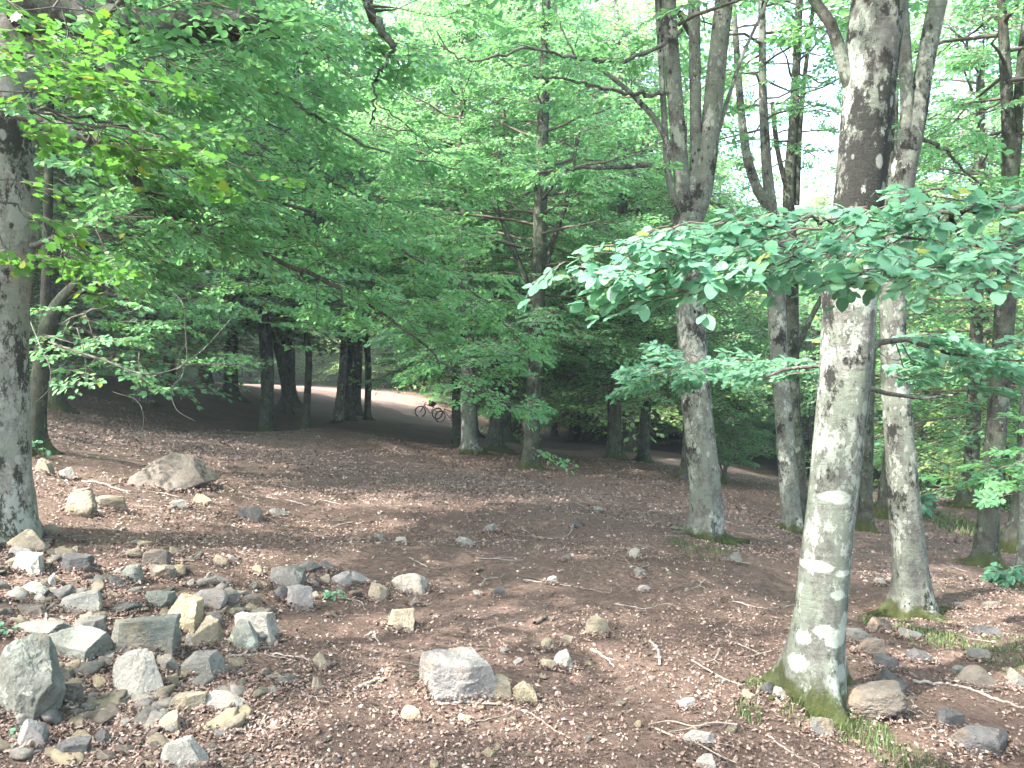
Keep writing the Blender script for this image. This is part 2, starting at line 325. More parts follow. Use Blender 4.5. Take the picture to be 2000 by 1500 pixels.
def _maple():
    v = [[.0, 0, 0], [.5, 0, -.02]]; rad = []
    for k in range(15):
        a = -2.5+5.*k/14; r = (.52 if k % 2 == 0 else .34)*(1.05 if k in (6, 7, 8) else 1)
        if k in (0, 14): r = .3
        v.append([.45+r*math.cos(a), r*math.sin(a), -.12*r*r])
    f = [[1, 2+k, 3+k] for k in range(14)] + [[1, 0, 2], [1, 16, 0]]
    return np.array(v), np.array(f)
LF_MAPLE = _maple()

def spray_template(seed, side=7, per=5, droop=.12):
    """a flat fan: a twig along x with alternate side twigs, leaves alternate on all of them; lies in the xy plane, 1 long"""
    g = np.random.default_rng(seed); L = []; S = [[(0, 0, 0), (.35, 0, .01), (.7, 0, -.02), (1., 0, -droop)]]
    def put(x, y, z, yaw, s): L.append((x, y, z, yaw, g.normal(0, .35), g.normal(0, .3)-.12, s*g.uniform(.75, 1.15)))
    for i in range(side):
        x = .12+.8*i/side; sg = 1 if i % 2 else -1; ln = .5*(1-.65*x)*g.uniform(.8, 1.15); an = sg*g.uniform(.65, .95)
        ex, ey = x+ln*math.cos(an), ln*math.sin(an); S.append([(x, 0, 0), (ex, ey, -droop*ln)])
        for k in range(per):
            u = (k+.7)/per; s2 = 1 if k % 2 else -1; put(x+(ex-x)*u, ey*u, -droop*ln*u+g.normal(0, .008), an+s2*g.uniform(.4, .95), 1)
        put(ex, ey, -droop*ln, an, 1)
    for k in range(per+2):
        u = .3+.7*k/(per+1); put(u, 0, -droop*u*u+g.normal(0, .008), (1 if k % 2 else -1)*g.uniform(.4, .9), 1)
    put(1, 0, -droop, 0, 1)
    return np.array(L), S
TPL = [spray_template(s) for s in range(6)]
TPL_S = [spray_template(10+s, 5, 3) for s in range(6)]
def rotm(yaw, pitch, roll):
    cy_, sy = np.cos(yaw), np.sin(yaw); cp, sp = np.cos(pitch), np.sin(pitch); cr, sr = np.cos(roll), np.sin(roll); z = np.zeros_like(cy_); o = z+1
    Rz = np.stack([np.stack([cy_, -sy, z], -1), np.stack([sy, cy_, z], -1), np.stack([z, z, o], -1)], -2)
    Ry = np.stack([np.stack([cp, z, -sp], -1), np.stack([z, o, z], -1), np.stack([sp, z, cp], -1)], -2)
    Rx = np.stack([np.stack([o, z, z], -1), np.stack([z, cr, -sr], -1), np.stack([z, sr, cr], -1)], -2)
    return Rz@Ry@Rx
def add_sprays(mb, pos, yaw, pitch, roll, size, leaf, lf, tpls=TPL, twig=.0, g=rng, keep=1., matL=0, matT=1):
    pos = np.asarray(pos); S = len(pos); M = rotm(yaw, pitch, roll); which = g.integers(0, len(tpls), S); lv, lfc = leaf
    for k, (L, segs) in enumerate(tpls):
        q = np.where(which == k)[0]
        if not len(q): continue
        lp = L[:, :3]; P = pos[q][:, None] + np.einsum('sij,lj->sli', M[q], lp)*size[q][:, None, None]
        n_ = len(q)*len(L); jit = lambda s: g.normal(0, s, n_)
        RL = rotm(np.tile(L[:, 3], len(q))+jit(.15), np.tile(L[:, 5], len(q))+jit(.15), np.tile(L[:, 4], len(q))+jit(.2))
        RR = np.einsum('nij,njk->nik', np.repeat(M[q], len(L), 0), RL); sz = np.tile(L[:, 6], len(q))*lf
        Pn = P.reshape(-1, 3)
        if keep < 1:
            kk = g.random(n_) < keep; RR, sz, Pn = RR[kk], sz[kk], Pn[kk]
        V = Pn[:, None] + np.einsum('nij,vj->nvi', RR, lv)*sz[:, None, None]
        nv = len(lv); f = (np.arange(len(Pn))[:, None, None]*nv + lfc[None]).reshape(-1, lfc.shape[1]); mb.add(V, f, matL)
        if twig:
            for sg in segs:                                   # twigs as thin three-sided rods
                c = np.array(sg); W = pos[q][:, None] + np.einsum('sij,lj->sli', M[q], c)*size[q][:, None, None]
                for a in range(len(c)-1):
                    p0, p1 = W[:, a], W[:, a+1]; r0 = twig*(1-.6*a/3); r = np.array([[0, 0, 1], [.87, 0, -.5], [-.87, 0, -.5]])*r0; r2 = r[:, [1, 0, 2]]
                    V = np.concatenate([p0[:, None]+r[None]+r2[None]*.5, p1[:, None]+(r[None]+r2[None]*.5)*.6], 1)
                    f = (np.arange(len(q))[:, None, None]*6 + np.array([[0,1,4,3],[1,2,5,4],[2,0,3,5]])[None]).reshape(-1, 4); mb.add(V, f, matT)

def crown_mesh(name, seed, H, Rr, z0, nb, lf, leaf=LF_FAR, spr=12, size=.95, twig=.006, lmat=None, flat=.55, tpls=TPL, keep=1.):
    """a beech crown: limbs from the stem, each carrying level fans of leaves, in tiers with gaps between"""
    g = np.random.default_rng(seed); mb = MB(); pos = []; yw = []; pt = []; sz = []
    tube(mb, [[0, 0, z0+.8], [.04, .02, (z0+H)/2], [0, 0, H-.3]], [.07, .05, .015], 6, 1, cap=False)
    for i in range(nb):
        t = (i+g.random())/nb; z = z0 + (H-z0)*t**1.15; az = i*2.4+g.normal(0, .35)
        prof = (math.sin(math.pi*min(1, .28+.72*t))**.7) if t > .3 else .72+.45*t
        Ln = Rr*prof*g.uniform(.65, 1.1); rise = (-.05+1.0*t)*(1-flat*.5)+g.normal(0, .1)
        n_ = 7; u = np.linspace(0, 1, n_); cur = g.normal(0, .25)
        a = az+cur*u; P = np.stack([np.cos(a)*u*Ln*math.cos(rise*.6), np.sin(a)*u*Ln*math.cos(rise*.6), z + np.sin(rise)*u*Ln*.9 - .16*Ln*u*u*(1-t*.5)], 1)
        P[1:-1] += g.normal(0, .05*Ln*.3, (n_-2, 3))
        tube(mb, P, np.linspace(.012+.009*Ln, .005, n_)**1., 5, 1, cap=False)
        for k in range(int(spr*max(.5, Ln/Rr))):
            s = .18+.82*(k+g.random())/max(1, int(spr*max(.5, Ln/Rr))); j = min(n_-2, int(s*(n_-1))); f = s*(n_-1)-j; c = P[j]*(1-f)+P[j+1]*f
            side = g.choice((-1, 1)); off = g.uniform(0, .5)*Ln*.5*(1.2-s); ya = az+cur*s+side*g.uniform(.3, 1.2)
            e = c+np.array([math.cos(ya)*off, math.sin(ya)*off, g.normal(0, .1)-.1*off])
            pos.append(e); yw.append(ya); pt.append(g.normal(-.18, .16)); sz.append(size*g.uniform(.7, 1.25))
            if off > .3: tube(mb, [c, (c+e)/2+g.normal(0, .03, 3), e], [.011, .008, .005], 3, 1, cap=False)
    S = len(pos); add_sprays(mb, pos, np.array(yw), np.array(pt), g.normal(0, .17, S), np.array(sz), leaf, lf, tpls, twig, g, keep)
    return mb.mesh(name, [lmat or LEAF, TWIG])

def limb(mbw, mbl, pts, r0, r1, spread=.5, n_=20, size=.6, leaf=LF_MID, lf=.07, g=rng, start=.1, wood=True, seg=7, tpls=TPL, droop=-.2, twig=.003, vert=.25, keep=1.):
    """a limb through world points (local to the tree), with leafy fans branching off it"""
    P = spline(pts, 6*len(pts)); L = np.linalg.norm(np.diff(P, axis=0), axis=1).sum()
    P[1:-1] += g.normal(0, .012, (len(P)-2, 3))
    if wood: tube(mbw, P, np.linspace(r0, r1, len(P))*(1+.1*g.normal(0, 1, len(P))), seg, 0, .08)
    if not n_: return P
    pos = []; yw = []; T = np.gradient(P, axis=0)
    for k in range(n_):
        s = start+(1-start)*(k+g.random())/n_; i = min(len(P)-1, int(s*(len(P)-1))); c = P[i]; a0 = math.atan2(T[i, 1], T[i, 0])
        sd_ = 1 if k % 2 else -1; ya = a0+sd_*g.uniform(.35, 1.25) if s < .95 else a0+g.normal(0, .3); off = g.uniform(0, 1)*spread*(1.1-.5*s)
        e = c+np.array([math.cos(ya)*off, math.sin(ya)*off, g.normal(0, 1)*spread*vert-off*.12])
        if off > .12: tube(mbl, [c, (c+e)/2+g.normal(0, .02, 3), e], [max(.004, r1*.6), .004, .003], 3, 1, cap=False)
        pos.append(e); yw.append(ya)
    S = len(pos); add_sprays(mbl, pos, np.array(yw), g.normal(droop, .2, S), g.normal(0, .2, S), size*g.uniform(.7, 1.2, S), leaf, lf, tpls, twig, g, keep)
    return P

def stem_px(path, base, d, dslope=0.):
    """[(x, y, width)] in photo pixels at distance d -> local points and radii"""
    P = np.array([ray(x, y, d+dslope*i) for i, (x, y, wd) in enumerate(path)]) - base; r = np.array([wd*d/F/2 for *_, wd in path]); return P, r
def trunk(parent, base, stems, d, mt, flare=(.9, .28, 5), seg=24, seed=1, rough=.035, name='trunk', top=None, dslope=0, roots=0):
    mb = MB(); g = np.random.default_rng(seed+500); w0 = stems[0][0][2]*d/F/2
    for k in range(roots):                                                          # surface roots running out into the litter
        a = 2*math.pi*(k+g.uniform(-.3, .3))/roots+.4; L = w0*g.uniform(1.9, 3.4)*(1 if roots < 7 else .8); u = np.array([0, .25, .5, .75, 1.]); bend = g.normal(0, .35)
        X = np.cos(a+bend*u)*L*u; Y = np.sin(a+bend*u)*L*u; zz = hz(base[0]+X, base[1]+Y)-base[2] + w0*np.array([1.15, .38, .1, 0., -.3])
        tube(mb, spline(np.stack([X, Y, zz], 1), 16), np.interp(np.linspace(0, 1, 16), u, w0*np.array([.55, .36, .24, .16, .07])), 9, 0, .12, False, seed=seed+k)
    for k, st in enumerate(stems):
        P, r = stem_px(st, base, d, dslope)
        if k == 0: P[0] = 0
        if top and st[-1][1] < 60:
            dr = (P[-1]-P[-2]); dr /= np.linalg.norm(dr); P = np.vstack([P, P[-1]+dr*top*.33, P[-1]+dr*top*.66, P[-1]+dr*top]); r = np.append(r, r[-1]*np.array([.9, .7, .45]))
        if k == 0:
            P = np.vstack([[P[0][0], P[0][1], -.28], P]); r = np.append(r[0], r)
        ln = np.linalg.norm(np.diff(P, axis=0), axis=1).sum(); n_ = int(max(12, ln*12))
        Q = spline(np.column_stack([P, r]), n_); tube(mb, Q[:, :3], Q[:, 3], seg if k == 0 else max(8, seg*2//3), 0, rough, True, flare if k == 0 else None, seed+k)
    return mb.build(name, mt, parent)

# ------------------------------------------------------------------ trees
CM = {}
def crown(kind):
    if kind not in CM:
        k, s = kind[0], int(kind[1:])
        if k == 'm': CM[kind] = crown_mesh('crown', 40+s, 9.5, 3.5, 1.3, 60, .088, LF_MID, 17, .85, .004)
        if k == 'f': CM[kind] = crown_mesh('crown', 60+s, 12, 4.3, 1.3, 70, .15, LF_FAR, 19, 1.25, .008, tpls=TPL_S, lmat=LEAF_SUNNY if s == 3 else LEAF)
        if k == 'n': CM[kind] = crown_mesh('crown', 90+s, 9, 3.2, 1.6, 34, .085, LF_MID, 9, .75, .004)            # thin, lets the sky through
        if k == 'h': CM[kind] = crown_mesh('crown', 95+s, 14, 5.2, 7.2, 44, .14, LF_FAR, 14, 1.25, .008, tpls=TPL_S)     # a high roof of leaves out of view, added to cast shade
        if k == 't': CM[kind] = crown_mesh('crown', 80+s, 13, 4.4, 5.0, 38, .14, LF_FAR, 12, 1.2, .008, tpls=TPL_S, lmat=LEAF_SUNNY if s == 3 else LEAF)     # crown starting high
    return CM[kind]
def put_crown(parent, kind, loc=(0, 0, 0), rz=0, s=1., sz=None):
    o = link('crown', crown(kind), parent); o.location = loc; o.rotation_euler.z = rz; o.scale = (s, s, sz or s); return o
def tree(px, py, stems, label, mt=BARK_DARK, ck='m0', cs=1., csz=None, cz=0, flare=(.9, .22, 5), seed=1, top=3., seg=16, group=None, d=None, rz=0.):
    b = G(px, py); d = b[1]; t = thing('beech_tree', b, label, 'tree', group)
    trunk(t, b, stems, d, mt, flare, seg, seed, .04, top=top, roots=6 if seg > 16 else (4 if d < 24 else 0))
    if ck:                                                                          # the crown sits on the stem and leans with it
        Q = stem_px(stems[0], b, d)[0]; h1, h2 = cz+1.6*cs, cz+6*cs; at = lambda z_: np.array([np.interp(z_, Q[:, 2], Q[:, 0]), np.interp(z_, Q[:, 2], Q[:, 1]), z_])
        a1, a2 = at(min(h1, Q[-1, 2]-1)), at(min(h2, Q[-1, 2])); dr = Vector(a2-a1).normalized(); hr = math.hypot(dr.x, dr.y); kf = min(1, .22/max(hr, .01)) if dr.z > 0 else 0; dr = Vector((dr.x*kf, dr.y*kf, 1)).normalized(); o = put_crown(t, ck, (0, 0, 0), 0, cs, csz)
        from mathutils import Quaternion
        o.rotation_mode = 'QUATERNION'; o.rotation_quaternion = dr.to_track_quat('Z', 'Y') @ Quaternion((0, 0, 1), rz); o.location = Vector(a1)-dr*(a1[2]-cz)
    return t, b, d

# -- the big beech with white lichen rings, right of centre
b = G(1592, 1368); d = b[1]; k_ = d/F
def loc(px, py, dy=0): q = ray(px, py, d) - b; return (q[0], q[1]+dy, q[2])
SP = []
for (x, y, w_, h_) in [(1620,1150,34,20),(1592,1218,36,26),(1612,1232,50,34),(1636,1205,30,44),(1552,1232,28,44),(1604,1312,34,26),(1545,1282,36,42),(1600,1335,36,30),
                       (1632,1348,18,34),(1615,965,52,26),(1583,1098,60,22),(1630,1110,40,14),(1575,1040,14,44),(1640,1280,16,50),(1606,1340,22,16)]:
    q = loc(x, y, -.12); SP.append((q[0], q[1], q[2], w_*k_/2*1.05, w_/h_))
BARK_MAIN = bark_mat('lichen_ringed_bark', (.1, .1, .09), (.016, .0155, .015), (.26, .285, .25), .68, .2, .26, SP, up=(1.2, 1.4, .07))
t = thing('beech_tree', b, 'big pale trunk with round white lichen rings and mossy foot, leaning right', 'tree')
trunk(t, b, [[(1588,1372,104),(1592,1300,106),(1602,1200,96),(1616,1060,92),(1630,950,92),(1643,800,95),(1656,650,97),(1662,500,97),(1676,400,93),(1687,280,92),(1700,150,96),(1716,0,102)]], d, BARK_MAIN, (1.05, .17, 5), 44, 4, .03, top=3, roots=7)
mb = MB(); P, r = stem_px([(1672,175,42),(1648,130,26),(1636,85,24),(1622,45,22),(1590,0,20),(1560,-60,16)], b, d); tube(mb, P, r, 10, 0, .06)
mb.build('branch', BARK_DARK, t)
mb = MB(); P, r = stem_px([(1690,690,16),(1720,668,13),(1770,662,11),(1800,672,9),(1850,690,6),(1930,700,4),(2010,706,3)], b, d+.3); tube(mb, P, r, 7, 0, .06); mb.build('branch', BARK_LIMB, t); mb = MB()
P, r = stem_px([(1690,755,12),(1730,768,9),(1800,778,7),(1860,772,5)], b, d+.3); tube(mb, P, r, 7, 0, .06); mb.build('branch', BARK_LIMB, t); mb = MB()
P, r = stem_px([(1610,715,9),(1570,717,8),(1530,722,7),(1500,735,5)], b, d+.2); tube(mb, P, r, 7, 0, .06); mb.build('branch', BARK_LIMB, t)
c = put_crown(t, 'n1', (.5, 0, 4.6), 1.2, .95)
def sprayset(parent, rows, leaf, lf, size, spread, twig=.003, lmat=None, name='foliage', g=None, droop=-.1, keep=1., vert=.25, tpls=TPL, base=None, wmat=BARK_LIMB, wname='branch'):
    """rows: (pixel polyline [(x, y, d)], r0, r1, fans); one mesh of limbs, one of leaves, under the parent"""
    g = g or np.random.default_rng(abs(int(rows[0][0][0][0]))+5); bb = base
    mw, ml = MB(), MB()
    for pts, r0, r1, n_ in rows:
        mw = MB(); limb(mw, ml, [ray(*q)-bb for q in pts], r0, r1, spread, n_, size, leaf, lf, g, .08, r0 > 0, 7, tpls, droop, twig, vert, keep)
        if mw.n: mw.build(wname, wmat, parent)
    if ml.n: ml.build(name, [lmat or LEAF, TWIG], parent)
sprayset(t, [([(1640,725,4.6),(1560,722,4.8),(1460,712,5.2),(1330,708,5.6)], 0, .003, 16), ([(1420,700,5.6),(1340,712,5.8),(1260,740,6.0)], .004, .002, 8),
             ([(1720,668,4.6),(1800,672,4.7),(1900,690,4.8),(2020,710,4.9)], 0, .004, 20), ([(1720,690,5.0),(1850,720,5.2),(2000,735,5.4)], .004, .002, 12)], LF_MID, .062, .34, .28, .0022, LEAF_NEAR, base=b)

# -- the other placed beeches, near ones first
t, b, d = tree(1375, 1052, [[(1378,1055,66),(1380,1000,62),(1372,900,60),(1362,800,57),(1352,680,56),(1348,560,58),(1345,480,60),(1342,420,58)],
      [(1342,440,30),(1330,330,30),(1318,180,30),(1308,60,30),(1305,-20,30)], [(1350,440,28),(1358,330,24),(1358,180,22),(1355,-20,22)],
      [(1352,440,36),(1372,370,40),(1388,250,38),(1400,130,36),(1414,0,34)], [(1335,420,14),(1308,360,13),(1298,240,12),(1290,100,11),(1283,-20,11)],
      [(1392,300,8),(1420,200,8),(1450,110,7),(1490,20,6)], [(1330,350,12),(1290,250,12),(1240,190,10),(1180,140,8),(1120,105,6)]],
      'mottled grey beech with mossy foot that splits into several upright stems', BARK_MID, 'n2', 1., cz=4.2, flare=(1.25, .15, 6), seed=3, seg=32, rz=.7)
sprayset(t, [([(1305,328,d),(1250,322,d-.2),(1180,326,d-.4),(1110,330,d-.7),(1050,338,d-1)], .036, .012, 10),
             ([(1300,183,d),(1230,182,d-.3),(1170,170,d-.4),(1100,152,d-.8),(1040,148,d-1.2)], .03, .01, 8),
             ([(1330,60,d),(1280,95,d-.3),(1200,120,d-.8),(1120,112,d-1.2),(1030,95,d-1.4),(930,120,d-1.5),(860,85,d-1.6)], .028, .008, 12),
             ([(1125,112,d-1.2),(1100,60,d-1.2),(1080,0,d-1.2)], .012, .006, 3), ([(1360,380,d),(1400,400,d+.3),(1440,420,d+.5)], .02, .01, 6)],
         LF_MID, .07, .5, .5, .0025, LEAF, base=b)
t, b, d = tree(1784, 1203, [[(1786,1205,72),(1778,1100,64),(1768,1000,60),(1758,880,54),(1748,740,50),(1744,600,48),(1750,480,50),(1758,370,50),(1768,300,52)],
      [(1768,320,34),(1772,220,26),(1768,120,24),(1760,-20,22)], [(1772,320,38),(1792,220,36),(1808,120,34),(1832,0,34)]],
      'slim forked beech behind and right of the lichen-ringed trunk, moss on its foot', BARK_MID, 'n0', .95, cz=4.6, flare=(1.5, .15, 5), seed=9, seg=30, rz=2.2)
sprayset(t, [([(1790,265,d),(1840,290,d+.2),(1880,330,d+.4),(1930,380,d+.8)], .018, .01, 5), ([(1770,370,d),(1830,370,d),(1890,372,d+.3)], .014, .008, 3),
             ([(1800,-20,d),(1720,10,d-1),(1660,30,d-1)], .012, .004, 3)], LF_MID, .07, .5, .4, .0025, base=b)
t, b, d = tree(1548, 1037, [[(1552,1040,36),(1540,940,36),(1532,830,34),(1522,700,34),(1515,560,34),(1510,440,26),(1498,330,20),(1490,180,16),(1488,-20,14)],
      [(1512,420,22),(1480,370,20),(1458,300,18),(1446,200,15),(1436,60,12),(1430,-20,10)]], 'lichen-spotted beech just left of the lichen-ringed trunk, in front of its twin', BARK_MID, 'n1', 0.6, cz=5, seed=5, rz=4.)
t, b, d = tree(1566, 1022, [[(1568,1025,26),(1560,900,24),(1552,800,22),(1548,640,24),(1546,500,24),(1540,380,22),(1548,260,18),(1556,120,16),(1562,-20,14)],
      [(1545,400,12),(1520,300,10),(1508,200,9)], [(1550,700,11),(1575,640,11),(1605,580,10)], [(1556,400,12),(1562,250,11),(1575,120,9),(1590,0,8)]], 'thinner dark beech standing directly behind the lichen-spotted one, partly hidden', BARK_DARK, 'n2', .6, cz=5, seed=6, rz=1.)
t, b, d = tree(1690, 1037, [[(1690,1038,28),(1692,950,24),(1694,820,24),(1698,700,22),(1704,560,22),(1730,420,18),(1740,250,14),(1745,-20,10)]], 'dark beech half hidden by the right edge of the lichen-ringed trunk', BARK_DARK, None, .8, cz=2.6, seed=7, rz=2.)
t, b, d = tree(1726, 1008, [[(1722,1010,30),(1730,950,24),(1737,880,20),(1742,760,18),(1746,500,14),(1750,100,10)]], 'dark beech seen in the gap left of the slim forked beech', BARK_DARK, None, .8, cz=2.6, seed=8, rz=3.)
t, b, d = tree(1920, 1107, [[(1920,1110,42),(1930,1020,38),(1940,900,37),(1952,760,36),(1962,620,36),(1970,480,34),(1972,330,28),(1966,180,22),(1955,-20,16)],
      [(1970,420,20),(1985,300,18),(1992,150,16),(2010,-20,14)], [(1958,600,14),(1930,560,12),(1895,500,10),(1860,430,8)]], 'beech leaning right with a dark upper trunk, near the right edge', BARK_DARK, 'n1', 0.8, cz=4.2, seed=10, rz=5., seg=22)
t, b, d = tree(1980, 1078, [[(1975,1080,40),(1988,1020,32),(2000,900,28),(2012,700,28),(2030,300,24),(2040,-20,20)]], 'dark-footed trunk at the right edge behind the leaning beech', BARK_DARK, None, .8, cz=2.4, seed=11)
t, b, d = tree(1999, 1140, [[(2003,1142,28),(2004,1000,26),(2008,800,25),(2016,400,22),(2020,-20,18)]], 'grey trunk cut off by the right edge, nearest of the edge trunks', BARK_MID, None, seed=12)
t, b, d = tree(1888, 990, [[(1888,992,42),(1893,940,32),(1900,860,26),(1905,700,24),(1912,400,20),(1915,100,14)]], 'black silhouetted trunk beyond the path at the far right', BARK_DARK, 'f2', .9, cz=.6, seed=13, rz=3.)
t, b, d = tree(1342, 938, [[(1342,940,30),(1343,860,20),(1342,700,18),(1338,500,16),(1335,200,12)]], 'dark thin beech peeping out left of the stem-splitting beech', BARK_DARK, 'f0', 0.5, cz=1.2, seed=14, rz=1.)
t, b, d = tree(1256, 902, [[(1256,904,22),(1260,820,20),(1268,720,18),(1274,600,16),(1276,450,14),(1268,250,10)], [(1262,760,8),(1290,680,7),(1310,590,6)]], 'slender dark beech, rightmost of the pair on the open slope', BARK_DARK, 'f1', 0.8, cz=1.3, seed=15, rz=5.)
t, b, d = tree(1202, 898, [[(1202,900,30),(1200,820,26),(1202,700,26),(1212,560,24),(1216,420,20),(1214,250,16),(1205,50,10)], [(1212,560,18),(1240,480,14),(1250,380,12),(1262,200,8)], [(1212,600,12),(1180,520,10),(1150,440,8)]],
      'dark beech with spreading root toes, leftmost of the pair on the open slope', BARK_DARK, 'f2', 0.9, cz=1.3, flare=(1.5, .3, 5), seed=16, rz=.3)
t, b, d = tree(1035, 916, [[(1035,918,34),(1038,860,31),(1042,780,30),(1046,680,29),(1050,560,29),(1055,420,27),(1060,250,24),(1066,50,18)], [(1052,560,14),(1080,470,12),(1110,380,10),(1130,260,8)], [(1050,600,12),(1000,480,10),(960,380,8)]],
      'tall straight dark beech in the middle, nearest of the central group', BARK_DARK, 'm0', .95, cz=1.3, flare=(.9, .2, 5), seed=17, rz=3.5)
t, b, d = tree(918, 886, [[(916,888,38),(916,850,30),(914,790,30),(912,700,28),(908,560,24),(905,400,20),(900,200,14)], [(912,700,10),(870,600,9),(840,500,8)]], 'stout grey-barked beech with toe-like roots left in the central group', BARK_MID, 'm1', 1, cz=1.5, flare=(.8, .25, 6), seed=18, rz=1.)
t, b, d = tree(893, 868, [[(892,870,22),(893,800,20),(890,700,18),(885,500,14),(880,300,10)]], 'grey trunk partly hidden behind the stout central beech, beside the bicycles', BARK_DARK, 'f0', .7, cz=1.1, seed=19, rz=2.)
t, b, d = tree(966, 880, [[(966,882,30),(968,830,24),(970,760,22),(972,640,20),(978,480,16),(985,250,12)]], 'dark beech with black mossy roots between the two central grey trunks', BARK_DARK, 'f1', 1.05, cz=1.5, flare=(1.8, .35, 6), seed=20, rz=1.4)
t, b, d = tree(684, 822, [[(684,825,22),(682,770,20),(680,700,20),(690,620,18),(705,540,13),(720,420,10)], [(681,690,14),(668,620,12),(650,540,9)]], 'dark twin-trunk beech, right stem, standing against the sunlit path', BARK_DARK, 'f2', 1.2, cz=2.5, flare=(.45, .18, 5), seed=21, rz=2.5)
t, b, d = tree(657, 825, [[(656,828,20),(664,780,17),(670,720,16),(672,640,14),(660,500,10)]], 'paler leaning stem just left of the dark twin against the path', BARK_MID, None, flare=(.45, .18, 5), seed=22)
t, b, d = tree(596, 836, [[(594,838,18),(600,780,14),(603,700,13),(598,640,12),(590,500,8)]], 'thinnest curved dark trunk, between the twin stems and the pair at left', BARK_DARK, 'f0', 1, cz=2.4, flare=(.45, .18, 5), seed=23, rz=4.)
t, b, d = tree(560, 807, [[(561,809,22),(558,760,18),(550,710,17),(540,660,16),(535,500,12)]], 'left-leaning dark trunk close behind the patched straight one', BARK_DARK, 'f1', 1.1, cz=2.5, flare=(.45, .18, 5), seed=24, rz=3.)
t, b, d = tree(520, 842, [[(520,844,30),(522,790,26),(522,720,25),(518,640,25),(512,520,22),(505,350,16)], [(515,680,10),(500,600,9),(470,520,7)]], 'straight dark beech with pale bark patch left of the sunlit path', BARK_DARK, 'f2', 1.2, cz=2.1, flare=(.45, .18, 5), seed=25)
t, b, d = tree(277, 792, [[(277,795,32),(278,740,29),(281,690,26),(284,560,24),(290,350,18)]], 'pale grey trunk alone in the shade at left behind the dangling twigs', BARK_MID, 'f0', 1.25, cz=1.3, flare=(.9, .3, 5), seed=26, rz=.8)
t, b, d = tree(406, 748, [[(406,750,20),(404,700,16),(402,600,14),(400,450,10)]], 'small far trunk in deep shade between the lone grey trunk and the patched one', BARK_DARK, 'f1', 1.4, cz=1.6, seed=27, rz=.8)
t, b, d = tree(1412, 945, [[(1412,948,10),(1418,905,6),(1428,860,4)], [(1414,930,4),(1400,890,3)], [(1416,920,4),(1440,880,2)]], 'dark spindly sapling beside the right-hand path, right of the stem-splitting beech', BARK_DARK, 'f2', .22, cz=.4, seed=28, top=0)

# -- the great old beech at the left edge and its drooping limbs
b = G(-10, 1048); d = b[1]; q = ray(-12, 1040, d)
t = thing('old_beech_tree', b, 'great old beech with sunlit mottled trunk at the left edge and long drooping limbs', 'tree')
trunk(t, b, [[(-8,1050,150),(-10,980,140),(-16,860,134),(-22,700,136),(-26,560,150),(-10,420,156),(-6,300,130),(10,150,120),(30,0,120)]], d, BARK_LEFT, (.35, .15, 5), 44, 31, .05, top=4)
c = put_crown(t, 'h0', (-.5, .8, 0), 2.2, 1.)
mb = MB(); P, r = stem_px([(40,10,110),(110,15,80),(170,35,72),(260,48,66),(340,52,62),(430,50,60),(500,52,46),(525,62,30),(548,72,8)], b, d-.2); Q = spline(np.column_stack([P, r]), 70); tube(mb, Q[:, :3], Q[:, 3], 18, 0, .12, seed=4)
P, r = stem_px([(480,60,50),(488,20,42),(478,-30,38),(460,-120,30)], b, d-.2); Q = spline(np.column_stack([P, r]), 24); tube(mb, Q[:, :3], Q[:, 3], 14, 0, .12, seed=5); mb.build('limb', BARK_DARK, t)
mb = MB(); P, r = stem_px([(125,-60,22),(150,10,24),(180,60,24),(205,110,22),(225,150,12)], b, d-.5); Q = spline(np.column_stack([P, r]), 24); tube(mb, Q[:, :3], Q[:, 3], 10, 0, .06); mb.build('branch', BARK_LIMB, t); mb = MB()
P, r = stem_px([(165,50,9),(195,48,10),(220,20,10),(245,-10,9)], b, d-.6); tube(mb, P, r, 8); mb.build('branch', BARK_LIMB, t)
sprayset(t, [([(-10,200,5.3),(110,245,5.2),(200,285,5.2),(290,315,5.4),(400,350,5.8)], .045, .028, 32), ([(210,290,5.4),(260,350,5.6),(310,400,5.9),(380,440,6.2),(430,455,6.4)], .03, .024, 20),
             ([(400,440,6.4),(520,500,7),(660,560,7.6),(800,650,8.2),(900,740,8.8),(1010,790,9.2)], .026, .006, 62),
             ([(380,340,6),(520,390,6.6),(680,440,7.2),(840,520,7.8),(960,600,8.4),(1020,680,9)], .022, .005, 50),
             ([(20,100,5),(160,150,5.2),(330,190,6),(520,180,6.8),(620,230,7),(760,300,7.6),(900,330,8.4)], .03, .006, 34),
             ([(60,480,5.6),(160,440,5.6),(280,410,5.8),(420,390,6.4)], .02, .006, 34),
             ([(300,260,6),(420,270,6.6),(560,330,7.4),(720,380,8),(880,430,8.6)], .018, .005, 40)], LF_MID, .063, .52, .64, .0025, LEAF, base=b, droop=-.22)
sprayset(t, [([(80,-20,5),(220,20,5),(380,10,5.1),(520,20,5.3)], 0, .004, 26), ([(60,40,4.9),(200,90,4.9),(330,110,5),(460,120,5.2)], .006, .003, 20), ([(330,130,6.4),(450,190,7),(560,260,7.4)], .012, .005, 12), ([(560,60,7.5),(640,140,7.8),(760,220,8),(860,300,8.4)], .012, .005, 12), ([(700,-30,6.2),(735,40,6.2),(770,92,6.2)], .04, .03, 8),
             ([(765,92,6.2),(750,130,6.2),(733,155,6.2),(732,210,6.2),(728,255,6.2)], .014, .006, 0), ([(765,95,6.2),(775,130,6.3),(778,180,6.3)], .004, .002, 0),
             ([(460,-40,5.8),(560,60,6.2),(680,120,6.8)], .01, .004, 20)], LF_MID, .068, .5, .6, .0025, base=b, wmat=BARK_DARK)
